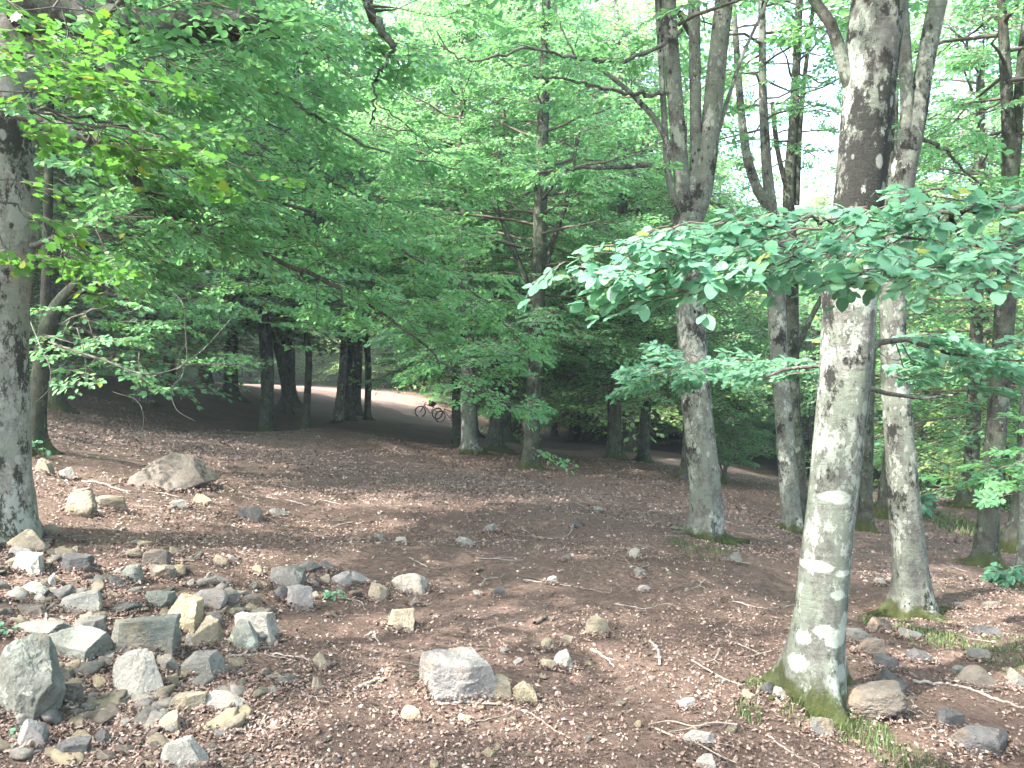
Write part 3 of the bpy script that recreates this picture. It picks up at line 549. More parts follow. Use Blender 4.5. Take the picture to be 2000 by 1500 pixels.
# near yellow-green lobed leaves hanging at the upper left
mp = thing('maple_tree', ray(-420, 1330, 3.3), 'broad lobed yellow-green leaves reaching in close at the upper left', 'tree')
bb = np.array(mp.location); bb[2] = float(hz(bb[0], bb[1])); mp.location = bb
mbm = MB(); Q = spline([(0,0,-.2),(.05,0,1),(.1,.1,2.2),(.2,.1,3.4),(.3,.2,5)], 40); tube(mbm, Q, np.linspace(.07,.03,40), 12, 0, .05); mbm.build('trunk', BARK_MID, mp)
top_ = bb+np.array([.1,.1,2.3])
def mrow(pts, n_, r0=.008): return ([tuple(q) for q in pts], r0, .002, n_)
sprayset(mp, [mrow([(-420,60,3.3),(-120,60,3.2),(60,110,3.2),(180,140,3.3),(300,160,3.6)], 18), mrow([(-420,150,3.3),(-100,170,3.1),(60,210,3.0),(180,250,3.1),(300,310,3.3)], 15), mrow([(-420,60,3.3),(-150,0,3.2),(60,20,3.4),(200,10,3.8)], 9),
              mrow([(-420,250,3.3),(-100,360,3.2),(60,420,3.4),(120,480,3.6),(130,570,3.7)], 12), mrow([(60,220,3.1),(220,240,3.6),(360,280,4),(460,330,4.3)], 13)], LF_MAPLE, .052, .26, .3, .0016, LEAF_MAPLE, base=bb, tpls=TPL_S, droop=-.25, keep=.85, wname='branch')
# -- dark leaning beech behind the great one
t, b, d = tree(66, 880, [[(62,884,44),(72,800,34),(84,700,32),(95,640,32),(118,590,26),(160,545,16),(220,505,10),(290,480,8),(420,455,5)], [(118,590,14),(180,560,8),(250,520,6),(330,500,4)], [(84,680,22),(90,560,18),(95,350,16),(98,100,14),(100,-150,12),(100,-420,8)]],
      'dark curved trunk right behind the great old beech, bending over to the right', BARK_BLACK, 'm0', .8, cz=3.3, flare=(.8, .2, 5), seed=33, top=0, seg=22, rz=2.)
put_crown(t, 'h1', (-.2, 0, 0), 1.)  # second crown, unseen, added to shade the middle ground
sprayset(t, [([(100,600,d),(200,540,d),(300,480,d+.4),(430,450,d+1),(580,440,d+2)], 0, .006, 36), ([(95,640,d),(200,600,d),(320,580,d+.4),(460,600,d+1),(600,620,d+2)], .014, .005, 34),
             ([(95,655,d),(180,690,d-.6),(300,700,d-.8)], 0, .004, 7), ([(330,560,d),(480,560,d+1),(620,560,d+2),(740,620,d+3)], .012, .005, 30)], LF_MID, .075, .62, .8, .0028, base=b, vert=.3)
rowz = [([(95,668,7.8),(160,690,7.6),(210,706,7.5),(260,726,7.5),(300,731,7.5),(345,720,7.6),(362,708,7.6),(400,680,7.8),(452,622,8)], .011, .005), ([(345,722,7.6),(366,712,7.6),(420,712,7.7),(480,712,7.8)], .007, .004),
     ([(366,705,7.6),(362,640,7.6),(355,590,7.7),(300,540,7.8)], .007, .003), ([(347,718,7.6),(352,690,7.6),(365,670,7.6)], .005, .003), ([(362,708,7.6),(355,735,7.6),(335,762,7.6),(345,800,7.6),(380,822,7.6)], .005, .002), ([(150,640,7.7),(165,690,7.6),(168,745,7.6)], .005, .003),
     ([(58,625,7.8),(80,680,7.6),(98,720,7.5),(95,760,7.5),(70,785,7.5)], .006, .002), ([(220,765,7.6),(270,785,7.6),(280,830,7.6),(262,860,7.6)], .003, .002), ([(90,655,7.7),(150,672,7.6)], .008, .004)]
for pts, r0, r1 in rowz:
    mw = MB(); Q = spline([ray(*q)-b for q in pts], len(pts)*6); tube(mw, Q, np.linspace(r0, r1, len(Q)), 6, 0, .06); mw.build('branch', BARK_LIMB, t)
# -- beech outside the right edge whose low bough hangs close in front of the camera
rb = G(2350, 1500); rb = np.array([3.05, 3.35, float(hz(3.05, 3.35))])
t = thing('beech_tree', rb, 'leafy low bough of large fresh beech leaves reaching in close from the right edge', 'tree')
mb = MB(); Q = spline([(0,0,-.25),(0,0,.4),(.03,.05,1.6),(.1,.1,3.2),(.2,.2,6)], 60); tube(mb, Q, np.linspace(.15,.09,60), 24, 0, .04, True, (1, .2, 5), 3); mb.build('trunk', BARK_MID, t)
put_crown(t, 'n0', (2, -1.8, 3.8), 0, .8)
B0 = [(2300,470,3.2),(2120,430,2.9),(2000,408,2.75),(1900,412,2.7),(1840,425,2.68),(1760,420,2.66),(1680,418,2.64),(1600,425,2.6),(1480,445,2.55)]
sprayset(t, [(B0, .016, .004, 22), ([(1600,425,2.6),(1480,440,2.55),(1370,450,2.5),(1260,475,2.45),(1160,500,2.42)], .0035, .0015, 20), ([(1640,425,2.5),(1520,470,2.4),(1400,500,2.35),(1310,520,2.3),(1230,548,2.3)], .004, .0015, 17),
             ([(1700,425,2.5),(1620,480,2.35),(1500,520,2.3),(1400,550,2.28),(1330,575,2.25)], .004, .0015, 12), ([(2100,430,2.9),(2000,470,2.5),(1880,500,2.4),(1780,530,2.3),(1720,555,2.3)], .007, .002, 20),
             ([(2150,420,2.9),(2050,480,2.5),(1960,520,2.4),(1860,560,2.35)], .005, .002, 14), ([(2000,408,2.75),(1900,400,2.7),(1780,385,2.6),(1700,385,2.55)], .004, .0015, 9), ([(1850,425,2.68),(1760,470,2.5),(1640,490,2.4),(1540,520,2.35)], .005, .002, 18)],
         LF_NEAR, .052, .17, .15, .0018, LEAF_NEAR, base=rb, tpls=[spray_template(90+s, 3, 2, .25) for s in range(6)], droop=-.12, vert=.08)
# lower bough from the same side, farther off
sprayset(t, [([(2150,800,7),(2030,880,7.2),(1960,915,7.4),(1900,945,7.5)], .012, .004, 9), ([(2130,860,6.6),(2040,930,6.8),(1990,1000,7)], .008, .003, 6)], LF_MID, .065, .38, .25, .0025, base=rb)

# -- countless others: the wood behind, one tree each
proto = []
for k in range(4):
    P = np.array([[0,0,-.3],[0,0,.5],[.1*k-.1,.05,2.5],[.15,.1*(k-2),5.5],[.3*(k-1.5),.1,9],[.2,.3,12]]); Q = spline(np.column_stack([P, [.2,.17,.15,.12,.08,.03]]), 44); mb = MB()
    tube(mb, Q[:, :3], Q[:, 3], 10, 0, .05, True, (1, .3, 5), k)
    for j in range(3):
        a = k+j*2.1; z = 3+j*1.6; s = spline([[.1,.05,z],[.1+math.cos(a)*.5, math.sin(a)*.5, z+1.4],[.1+math.cos(a)*1.1, math.sin(a)*1.1, z+3.6],[.1+math.cos(a)*1.4, math.sin(a)*1.4, z+6]], 14); tube(mb, s, np.linspace(.08,.03,14), 7, 0, .05)
    proto.append(mb.mesh('trunk', BARK_DARK))
pts = []; GB = []
g = np.random.default_rng(11)
fixed = [(o.location.x, o.location.y) for o in D.objects if o.type == 'EMPTY']
def dpath(x, y): return np.min(np.hypot(pc[:, 0]-x, pc[:, 1]-y))
def ok(x, y, m): return all((x-a)**2+(y-c_)**2 > m*m for a, c_ in fixed+pts)
tries = 0
for px, dd in [(566,38),(765,74),(905,33),(985,34),(1125,43),(450,34),(1010,44),(1230,36),(330,33),(692,49)]: pts.append(((px-1000)/F*dd, dd))
NB = len(pts)
def seg_d(x, y, a, c_):
    a = np.array(a); c_ = np.array(c_); v = c_-a; t_ = np.clip(((x-a[0])*v[0]+(y-a[1])*v[1])/(v@v), 0, 1); return math.hypot(x-a[0]-t_*v[0], y-a[1]-t_*v[1])
while len(pts) < 210 and tries < 12000:
    tries += 1; y = g.uniform(17, 95); u = g.uniform(-.85, .85); x = u*y
    px = 1000+F*u
    if dpath(x, y) < 3.2 or not ok(x, y, 3.0+y*.02): continue
    if y < 30 and 180 < px < 1330: continue
    if seg_d(x, y, (-10, 57), (-21, 50)) < 7 or seg_d(x, y, (10, 29), (1, 23)) < 6.5: continue      # let the sun reach the path
    if 480 < px < 900 and y < 75 and dpath(x, y) < 7: continue
    if 1280 <= px and g.random() < .3: continue
    pts.append((x, y))
SC = []
for q_, (x, y) in enumerate(pts):
    px = 1000+F*x/y; s = g.uniform(.85, 1.45); z = float(hz(x, y)); gap = 1370 < px < 1650
    lim = ((.24 if px < 1720 else .33)*y + EYE - z)/12.5
    if q_ < NB: s = g.uniform(1.35, 1.7)
    if gap: s = min(s, lim)
    SC.append(max(s, .3))
for i, (x, y) in enumerate(pts):
    z = float(hz(x, y)); s = SC[i]
    o = thing('beech_tree', (x, y, z), 'slender beech among the crowded woodland trees farther back', 'tree', 'slender beeches crowding the background wood', g.uniform(0, 6))
    o.scale = (s, s, s*g.uniform(.9, 1.05)); link('trunk', proto[i % 4], o); px = 1000+F*x/y; kk = 'f%d' % (i % 4 if g.random() < .7 else 3)
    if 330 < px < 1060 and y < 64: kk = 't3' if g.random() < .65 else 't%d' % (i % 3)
    c = link('crown', crown(kk), o); c.rotation_euler.z = g.uniform(0, 6)
g2 = np.random.default_rng(77)
for px, dd in [(330,72),(430,74),(520,70),(600,76),(690,74),(800,70),(880,62),(260,68)]:
    x = (px-1000)/F*dd; y = dd; s = g2.uniform(.38, .55); o = thing('young_beech_tree', (x, y, float(hz(x, y))), 'bushy young beech on the far side of the path', 'tree', 'young beeches along the far side of the path', g2.uniform(0, 6)); o.scale = (s*1.3, s*1.3, s)
    link('trunk', proto[int(px) % 4], o); link('crown', crown('f%d' % (int(px) % 3)), o).location.z = -.6
# unseen trees added around the clearing to shade it
side = [(-5.2, -2.2, 'n3'), (-7.5, 1.5, 'n3'), (-12, 8, 't0'), (-9.8, 13, 'h1'), (-16, 14, 't1'), (10, 6, 'h1'), (15, 12, 't2'), (2, -7, 't1'), (8, -4, 't2'), (-24, 22, 't0'), (-19, 8, 't1'), (-3, -9, 't2'), (-14.5, 20, 'h0')]
for x, y, k in side:
    o = thing('beech_tree', (x, y, float(hz(x, y))), 'unseen tall beech added to shade the clearing', 'tree', 'unseen beeches added for shade', x); link('trunk', proto[int(abs(x)) % 4], o); c = link('crown', crown(k), o); c.location.z = 4.5 if k == 'n3' else 0
# far hillside woods that close the view
def far_wood():
    g = np.random.default_rng(5); n_ = 34000; a = g.uniform(-.75, .62, n_); r = g.uniform(95, 210, n_); x = np.tan(a)*r; y = r
    z = hz(x, y) + 20*g.random(n_)**.8; P = np.stack([x, y, z], -1); k = (vnoise(P*.13)+.5*vnoise(P*.4) > -.35) & ~((x/y > .27) & (x/y < .42) & (z-1.6 > .2*y)); P = P[k]; n2 = len(P)
    mb = MB(); add_sprays(mb, P, g.uniform(0, 6.3, n2), g.normal(-.1, .2, n2), g.normal(0, .2, n2), g.uniform(2, 3.6, n2), LF_FAR, .62, TPL_S, 0, g, .55)
    tag(mb.build('far_wood', [LEAF, TWIG]), 'distant hillside wood closing the view behind the trees', 'woodland', kind='stuff')
far_wood()

# ------------------------------------------------------------------ rocks
def ico(sub):
    import bmesh
    bm = bmesh.new(); bmesh.ops.create_icosphere(bm, subdivisions=sub, radius=1); bm.verts.ensure_lookup_table()
    v = np.array([x.co[:] for x in bm.verts]); f = np.array([[y.index for y in x.verts] for x in bm.faces]); bm.free(); return v, f
ICO = {s: ico(s) for s in (3, 4, 5, 6)}
def rock_verts(seed, w_, dp, h, sub=4, shape='ang', rough=.02):
    """a faceted stone: the unit sphere cut by random planes, edges worn a little, then split and pitted"""
    g = np.random.default_rng(seed); v, f = ICO[sub]; v = v/np.linalg.norm(v, axis=1)[:, None]
    ex = g.normal(0, 1, (4, 3)); ex[:, 2] = np.abs(ex[:, 2])*.7; exd = g.uniform(.7, .92, 4)
    if shape == 'block': Np = np.array([[1,0,0],[-1,0,0],[0,1,0],[0,-1,0],[0,0,1],[0,0,-1]]) + g.normal(0, .09, (6, 3)); dd = np.full(6, .8)
    elif shape == 'slab': Np = np.vstack([np.array([[0,0,1],[0,0,-1]])+g.normal(0, .1, (2, 3)), np.column_stack([np.cos(np.arange(6)+g.normal(0, .25, 6)), np.sin(np.arange(6)+g.normal(0, .25, 6)), g.normal(0, .25, 6)])]); dd = np.r_[.8, .8, g.uniform(.6, .95, 6)]
    elif shape == 'peak': Np = np.array([[.8,.1,.75],[-.75,-.2,.8],[.1,-.9,.5],[0,.85,.6],[0,0,-1],[0,-.2,1]]) + g.normal(0, .3, (6, 3)); dd = np.array([.6,.62,.62,.62,.6,.55])
    elif shape == 'round': Np = g.normal(0, 1, (16, 3)); dd = g.uniform(.78, 1, 16); rough = rough*1.3
    else: a_ = np.arange(4)*1.57+g.uniform(0, 1.5)+g.normal(0, .3, 4); Np = np.vstack([np.column_stack([np.cos(a_), np.sin(a_), g.normal(.15, .35, 4)]), [[g.normal(0, .3),g.normal(-.2, .3),1],[0,0,-1]]]); dd = np.r_[g.uniform(.55, .8, 4), g.uniform(.5, .7), .7]
    if shape != 'round': Np = np.vstack([Np, ex]); dd = np.r_[dd, exd]
    Np = Np/np.linalg.norm(Np, axis=1)[:, None]; c = v@Np.T; rr = np.where(c > .05, dd/np.maximum(c, .05), 9.); kk = 150. if shape != 'round' else 14.
    r = -np.log(np.exp(-kk*np.minimum(rr, 3)).sum(1)+np.exp(-kk*1.25))/kk; q = v*r[:, None]
    q = q + v*(rough*4.5*fbm(q*1.9+seed, 3)+rough*3.2*np.abs(fbm(q*5+seed, 3))+rough*.7*fbm(q*17+seed, 2))[:, None]
    q = q/(q.max(0)-q.min(0))*np.array([w_, dp, h]); q -= (q.max(0)+q.min(0))/2; return q, f
RP = []
def rock(cx, base, wpx, hpx, mt, label, shape='ang', seed=None, yaw=None, tilt=(0, 0), name='rock', sub=5, lift=0., zoff=None, dp=None, cat='rock', hs=1.):
    seed = seed or int(cx*7+base); p = G(cx, base-hpx*.08); d = p[1]; w_ = wpx*d/F; h = hpx*d/F
    el = math.atan2(EYE-p[2], d); dep = dp*w_ if dp else min(w_*.9, max(w_*.55, h*.8)); H = max((h - dep*math.sin(el)*.55)/math.cos(el)*1.45, h*.65)*hs
    q, f = rock_verts(seed, w_*1.03, dep, H, sub, shape)
    rx, ry = tilt; g = np.random.default_rng(seed); ya = g.uniform(-.35, .35) if yaw is None else yaw
    m = rotm(np.array(ya), np.array(ry), np.array(rx)); q = q@m.T
    mb = MB(); mb.add(q, f); o = mb.build(name, RM[mt], smooth=False); RP.append((p[0], d+dep*.4, w_, dep, H))
    y = d + dep*.4; x = p[0]; z = float(hz(x, y)); bot = q[:, 2].min()
    o.location = (x, y, z-bot-H*.33+lift*h)
    tag(o, label, cat); return o
RK = [ # x centre, foot y, width, height in photo pixels, stone, shape, label
(324,966,158,72,'brown','peak','big grey-brown peaked boulder in the middle distance at left'),
(147,1012,64,54,'tan','round','rounded yellowish boulder left of the big peaked one'),
(205,996,70,28,'tan','slab','low tan slab between the yellowish boulder and the peaked boulder'),
(394,989,38,23,'yellow','ang','small yellow stone just right of the peaked boulder'),
(81,928,38,34,'tan','ang','tan stone beside the right edge of the old beech trunk'),
(126,938,34,24,'grey','ang','grey stone with dark hollow right of the old beech trunk'),
(160,975,40,22,'grey','slab','flat grey stone behind the rounded yellowish boulder'),
(486,1020,62,32,'dark','ang','dark flat-topped stone right of the small yellow stone'),
(345,996,44,18,'grey','ang','low grey stone under the twigs below the peaked boulder'),
(542,1012,40,18,'grey','slab','low grey slab right of the dark flat-topped stone'),
(40,1084,82,50,'tan','peak','pointed sandy stone leaning on the foot of the old beech'),
(28,1092,54,26,'pink','round','pinkish stone under the pointed sandy stone'),
(49,1126,68,42,'pale','block','white squared stone on top of the stone heap at left'),
(92,1048,34,24,'tan','ang','small sandy stone right of the old beech foot'),
(98,1152,24,30,'pale','ang','white sliver stone right of the white squared stone'),
(58,1164,64,28,'green','ang','grey-green stone below the white squared stone'),
(72,1182,30,20,'pale','ang','small white stone under the grey-green one on the heap'),
(144,1200,82,46,'pale','ang','large pale stone sloping out of the leaf heap at left'),
(54,1208,58,24,'brown','slab','brown flat stone low on the stone heap'),
(62,1246,126,34,'grey','slab','long grey slab lying along the heap at the left edge'),
(165,1258,72,48,'grey','ang','grey wedge stone between the long slab and the blue-grey boulder'),
(120,1296,152,66,'green','ang','long grey-green boulder above the biggest boulder'),
(266,1284,134,80,'green','block','broad blue-grey boulder with chipped front edge'),
(260,1378,108,98,'pale','peak','boulder with cream top and dark front face'),
(40,1420,128,158,'green','block','biggest boulder, grey-green, leaning at the left edge'),
(52,1472,62,64,'pink','peak','pale pinkish-grey stone below the biggest boulder'),
(127,1378,56,44,'brown','ang','brown-grey stone tucked right of the biggest boulder'),
(105,1340,60,34,'brown','ang','dark stone in the gap behind the biggest boulder'),
(356,1236,60,66,'yellow','block','upright yellow sandstone block split down its face'),
(399,1268,68,60,'tan','peak','tan wedge stone leaning right of the yellow block'),
(493,1260,96,64,'pale','block','pale rounded block behind the grey-green cube'),
(470,1277,72,58,'green','peak','grey-green cube in front of the pale rounded block'),
(386,1329,84,52,'grey','peak','grey pointed stone below the tan wedge'),
(320,1318,48,34,'grey','ang','grey stone right of the cream-topped boulder'),
(288,1310,30,22,'tan','ang','small tan stone above the cream-topped boulder'),
(429,1393,80,42,'pale','ang','pale flat stone below the grey pointed stone'),
(360,1396,72,40,'tan','slab','slanting tan slab left of the pale flat stone'),
(349,1510,110,66,'pale','peak','big pale stone at the bottom edge, left of centre'),
(325,1436,44,42,'tan','slab','thin tan slab standing above the bottom pale stone'),
(205,1295,40,18,'grey','ang','small grey stone left above the cream-topped boulder'),
(130,1490,70,44,'dark','slab','dark slab in shade at the bottom left'),
(195,1462,36,34,'dark','round','dark round stone at bottom left in shade'),
(168,1462,36,22,'tan','slab','small tan chip beside the dark round stone'),
(172,1480,34,20,'brown','ang','brown stone between the dark slab and round stone'),
(300,1114,50,40,'brown','block','square rust-brown block standing on edge'),
(307,1134,66,28,'brown','slab','flat brown slab under the rust-brown block'),
(251,1141,44,38,'green','round','round stone speckled with green lichen'),
(140,1122,80,34,'dark','slab','dark slab in the trunk shadow at left'),
(224,1150,40,26,'dark','ang','dark stone left of the lichen-speckled round one'),
(308,1190,64,30,'green','slab','flat grey stone above the yellow block'),
(406,1190,76,34,'pink','slab','pinkish slab right above the yellow block'),
(445,1180,42,28,'grey','ang','grey stone right of the pinkish slab'),
(492,1186,44,24,'brown','ang','brown stone between the slabs and the angular grey rock'),
(558,1155,70,46,'grey','block','angular grey rock on the line of stones'),
(545,1175,30,28,'dark','peak','small dark wedge under the angular grey rock'),
(583,1194,50,46,'pink','block','pinkish-grey block beside the dark wedge'),
(520,1200,36,14,'dark','slab','small bluish slab below the line of stones'),
(607,1122,50,22,'dark','ang','dark stone behind the line, right of the angular rock'),
(640,1116,40,20,'dark','ang','second dark stone behind the line of stones'),
(664,1148,40,30,'pink','ang','mauve stone toward the right of the stone line'),
(701,1145,40,26,'pink','peak','mauve peaked stone next to the last one of the line'),
(634,1142,20,18,'tan','peak','little tan wedge within the stone line'),
(798,1163,78,42,'pale','round','smooth pale log-shaped stone right of the stone line'),
(736,1179,44,40,'tan','ang','tan stone in front of the log-shaped stone'),
(811,1186,24,20,'grey','peak','small grey chip under the log-shaped stone'),
(781,1236,64,48,'tan','ang','tan cube alone in the leaves left of centre'),
(887,1374,128,92,'pink','block','big squared grey-pink block in the centre foreground'),
(966,1374,66,50,'tan','peak','grey-tan wedge right beside the big squared block'),
(1024,1378,52,42,'yellow','block','cream-yellow stone at the right of the block group'),
(800,1414,52,32,'yellow','ang','cream stone left below the big squared block'),
(624,1309,36,32,'tan','peak','pale cone stone left of the big squared block'),
(618,1358,22,36,'grey','peak','upright grey flake below the pale cone stone'),
(906,1418,32,22,'tan','ang','little tan stone below the big squared block'),
(1167,1248,44,42,'tan','round','olive rounded stone centre right'),
(1104,1315,42,44,'pale','peak','pale pyramid stone right of the block group'),
(1071,1309,36,20,'tan','slab','flat tan stone left of the pale pyramid'),
(1066,1274,22,26,'tan','block','small square stone above the pale pyramid'),
(1110,1262,28,18,'tan','ang','small tan stone between the square stone and the olive one'),
(1241,1095,28,24,'pale','ang','pale stone on open litter centre right, upper'),
(1250,1132,24,20,'grey','ang','grey stone below the pale one on open litter'),
(958,1043,28,20,'grey','ang','grey stone on the far litter left of the sticks'),
(1126,1032,22,20,'dark','peak','black pointed stone at the end of the curved stick'),
(740,1058,26,16,'green','ang','bluish stone, left of two far stones'),
(783,1064,28,16,'pale','slab','cream flat stone, right of two far stones'),
(910,1071,40,22,'grey','ang','low grey stone in the far litter'),
(1104,1097,24,13,'brown','slab','thin brown slab in the far litter'),
(1077,1143,24,17,'pale','ang','whitish stone beside the thin forked twig'),
(975,1168,26,20,'dark','ang','blue-dark stone in the middle litter'),
(1258,1157,26,14,'pink','slab','flat pinkish stone right of the forked twig'),
(1715,1415,146,72,'brown','round','large rounded brown-grey boulder at the foot of the lichen-ringed tree'),
(1747,1366,66,58,'dark','peak','dark pointed rock behind the rounded boulder'),
(1738,1311,54,32,'dark','ang','bluish-black stone above the dark pointed rock'),
(1703,1287,62,40,'brown','slab','brown slab with light top right of the ringed trunk'),
(1679,1259,64,32,'grey','slab','greyish slab touching the right side of the ringed trunk'),
(1722,1239,46,32,'dark','ang','dark stone between the two right-hand beeches'),
(1803,1298,66,28,'dark','ang','low dark stone right of the bluish-black one'),
(1783,1250,44,22,'pale','ang','pale stone below the foot of the slim forked beech'),
(1858,1429,58,40,'dark','ang','dark cube at the lower right'),
(1935,1484,118,56,'dark','slab','long dark slab in the bottom right corner'),
(1920,1352,88,46,'brown','ang','broad brown rock near the right edge'),
(1990,1352,54,44,'grey','ang','lichen-dotted grey rock cut by the right edge'),
(1880,1328,36,26,'grey','ang','small grey rock left above the broad brown rock'),
(1612,1446,58,46,'grey','ang','grey rock in the grass below the ringed trunk'),
(1466,1376,34,26,'tan','ang','orange-tan stone left of the mossy foot'),
(1499,1363,28,28,'dark','round','dark round stone against the mossy foot'),
(1527,1371,32,28,'pale','peak','white stone leaning on the mossy foot'),
(1549,1368,22,18,'grey','ang','small bluish stone right of the white one'),
(1366,1458,60,28,'pink','slab','smooth pink stone at the lower right of centre'),
(1342,1385,36,18,'pink','slab','flat pink chip above the smooth pink stone'),
(1383,1508,48,28,'pale','ang','pale stone cut by the bottom edge'),
(1438,1105,26,26,'grey','peak','grey pyramid stone near the roots of the stem-splitting beech'),
(1941,1190,36,16,'brown','slab','flat rock on bare soil at the far right'),
(1914,1293,44,24,'grey','slab','flat grey stone in the grass strip'),
(1723,1144,26,13,'pale','slab','light flat stone at the rim of the soil bank'),
(1932,1246,58,20,'dark','slab','low mossy dark stone at right'),
(1878,1190,28,14,'dark','ang','low dark stone behind the slim forked beech'),
(1340,945,34,20,'dark','ang','dark mound-like stone on the slope beside the thin beech'),
(1168,1002,26,14,'grey','ang','grey stone half buried on the shaded slope'),
(865,1390,0,0,'','',''),
]
for (x, y, w_, h_, m_, s_, l_) in RK:
    if not w_: continue
    kw = {}
    if x == 887: kw = dict(yaw=.5, sub=6, dp=1.05, seed=12, hs=1.12)
    elif x == 324: kw = dict(yaw=.1, sub=6, dp=.7, seed=41, hs=1.15)
    elif x == 1715: kw = dict(yaw=-.15, sub=6, dp=.75, seed=8, tilt=(0, .12))
    elif l_.startswith('biggest'): kw = dict(yaw=-.5, tilt=(.15, -.5), sub=6, dp=.8)
    elif w_ > 90: kw = dict(sub=6)
    elif w_ < 35: kw = dict(sub=4)
    rock(x, y, w_, h_, m_, l_, s_, **kw)
# small loose stones: copies of a dozen shapes
SM = []
for k in range(14):
    q, f = rock_verts(300+k, 1, .8, .5, 3, ['ang', 'slab', 'block', 'peak'][k % 4], .03); mb = MB(); mb.add(q, f); SM.append(mb.mesh('stone', RM[['tan', 'pink', 'pale', 'grey', 'brown', 'tan', 'yellow'][k % 7]]))
g = np.random.default_rng(21); k = 0
NEAR_ST = 210
for i in range(NEAR_ST):                                                            # fist-sized stones filling the heap at the left
    px, py = (g.normal(120, 110), g.uniform(1050, 1490)) if i % 2 else (g.normal(330, 190), g.uniform(1080, 1420)); q = G(px, max(py, 1000)); s = g.uniform(.045, .13); o = link('stone', SM[(i*5) % 14]); o.location = (q[0], q[1], q[2]+s*.08); o.scale = (s*1.3, s*1.1, s)
    o.rotation_euler = (g.normal(0, .35), g.normal(0, .35), g.uniform(0, 6)); tag(o, 'fist-sized rough stone filling the stone heap at the lower left', 'stone', 'rough stones filling the lower left heap'); RP.append((q[0], q[1], s, s, s*.4))
while k < 180:
    px, py = g.uniform(-20, 2020), g.uniform(960, 1500)
    q_ = math.exp(-((px-250)/330)**2)*(py > 1000) + .35*math.exp(-((px-1050)/330)**2-((py-1290)/120)**2) + .14
    if g.random() > q_ or 1480 < px < 1680 and py < 1400: continue
    q = G(px, py); s = g.uniform(.02, .055)*(1+.5*(px < 500)); o = link('stone', SM[k % 14]); o.location = (q[0], q[1], q[2]+s*.1); o.scale = (s*1.2, s*1.2, s)
    o.rotation_euler = (g.normal(0, .3), g.normal(0, .3), g.uniform(0, 6)); tag(o, 'small loose stone lying among the dead leaves of the clearing', 'stone', 'small stones scattered over the clearing'); k += 1

# ------------------------------------------------------------------ litter, chips, grass: what nobody could count
def flat_scatter(n_, dmin, dmax, g, lim=.78):
    d = dmin*np.exp(g.random(n_)*math.log(dmax/dmin)); u = g.uniform(-lim, lim, n_); x = u*d; return x, d
def litter():
    g = np.random.default_rng(3); n_ = 210000; x, y = flat_scatter(n_, 2.5, 24, g)
    den = .5+.5*fbm(np.stack([x*.8, y*.8, x*0], -1), 3)+.25*fbm(np.stack([x*4, y*4, x*0+3], -1), 2); k = g.random(n_) < np.clip(den*2.4-.55, .08, 1); x, y = x[k], y[k]; up = np.zeros(len(x))
    for (rx, ry, rw, rd, rh) in RP:                                                  # drifts banked against the stones
        m_ = int(90+1500*rw); a = g.uniform(0, 6.3, m_); e = g.exponential(.22, m_); x = np.r_[x, rx+np.cos(a)*(rw*.5*(.92+e)+.005)]; y = np.r_[y, ry+np.sin(a)*(rd*.5*(.92+e)+.005)]; up = np.r_[up, np.maximum(0, .22*rh*np.exp(-e*5))*g.random(m_)]
    n2 = len(x); z = hz(x, y)+.004+.012*g.random(n2)**2+np.minimum(up, .03); s = g.choice([1., 1., 1., 1.7], n2)*g.uniform(.01, .025, n2)*np.clip(y/7, .85, 2.)
    Rm = rotm(g.uniform(0, 6.3, n2), g.normal(0, .45, n2), g.normal(0, .5, n2)); lv = np.array([[-.5,0,.12],[-.1,-.3,-.04],[.5,0,.16],[-.05,.3,.1]])
    c = g.uniform(.2, 1.6, (n2, 1, 1))*np.array([0, 0, 1]) + np.array([1, 1, 0]); V = np.stack([x, y, z], -1)[:, None] + np.einsum('nij,nvj->nvi', Rm, lv[None]*c)*s[:, None, None]
    f = (np.arange(n2)[:, None, None]*4 + np.array([[[0,1,2],[0,2,3]]])).reshape(-1, 3); mb = MB(); mb.add(V, f)
    tag(mb.build('leaf_litter', LITTER, smooth=False), 'dry reddish-brown fallen beech leaves covering the forest floor', 'leaf litter', kind='stuff')
litter()
def chips():
    g = np.random.default_rng(4); n_ = 16000; x, y = flat_scatter(n_, 2.5, 16, g)
    w_ = np.exp(-((x/y*F+1000-300)/420)**2)+.25; k = g.random(n_) < w_*.6; x, y = x[k], y[k]; n2 = len(x); z = hz(x, y)+.004
    base = np.array([[-.5,-.3,0],[.45,-.4,0],[.5,.35,0],[-.4,.4,0],[-.2,-.1,.4],[.25,.1,.35]]); V = base[None]*g.uniform(.6, 1.3, (n2, 6, 3)); Rm = rotm(g.uniform(0, 6.3, n2), g.normal(0, .3, n2), g.normal(0, .3, n2))
    s = g.uniform(.008, .026, n2)*np.clip(y/6, .8, 1.6); V = np.stack([x, y, z], -1)[:, None] + np.einsum('nij,nvj->nvi', Rm, V)*s[:, None, None]
    tri = np.array([[0,1,4],[1,5,4],[1,2,5],[2,3,5],[3,4,5],[3,0,4]]); f = (np.arange(n2)[:, None, None]*6 + tri[None]).reshape(-1, 3); mb = MB(); mb.add(V, f)
    tag(mb.build('stone_chips', GRAVEL, smooth=False), 'fine stone chips and crumbs spread over the ground', 'gravel', kind='stuff')
chips()
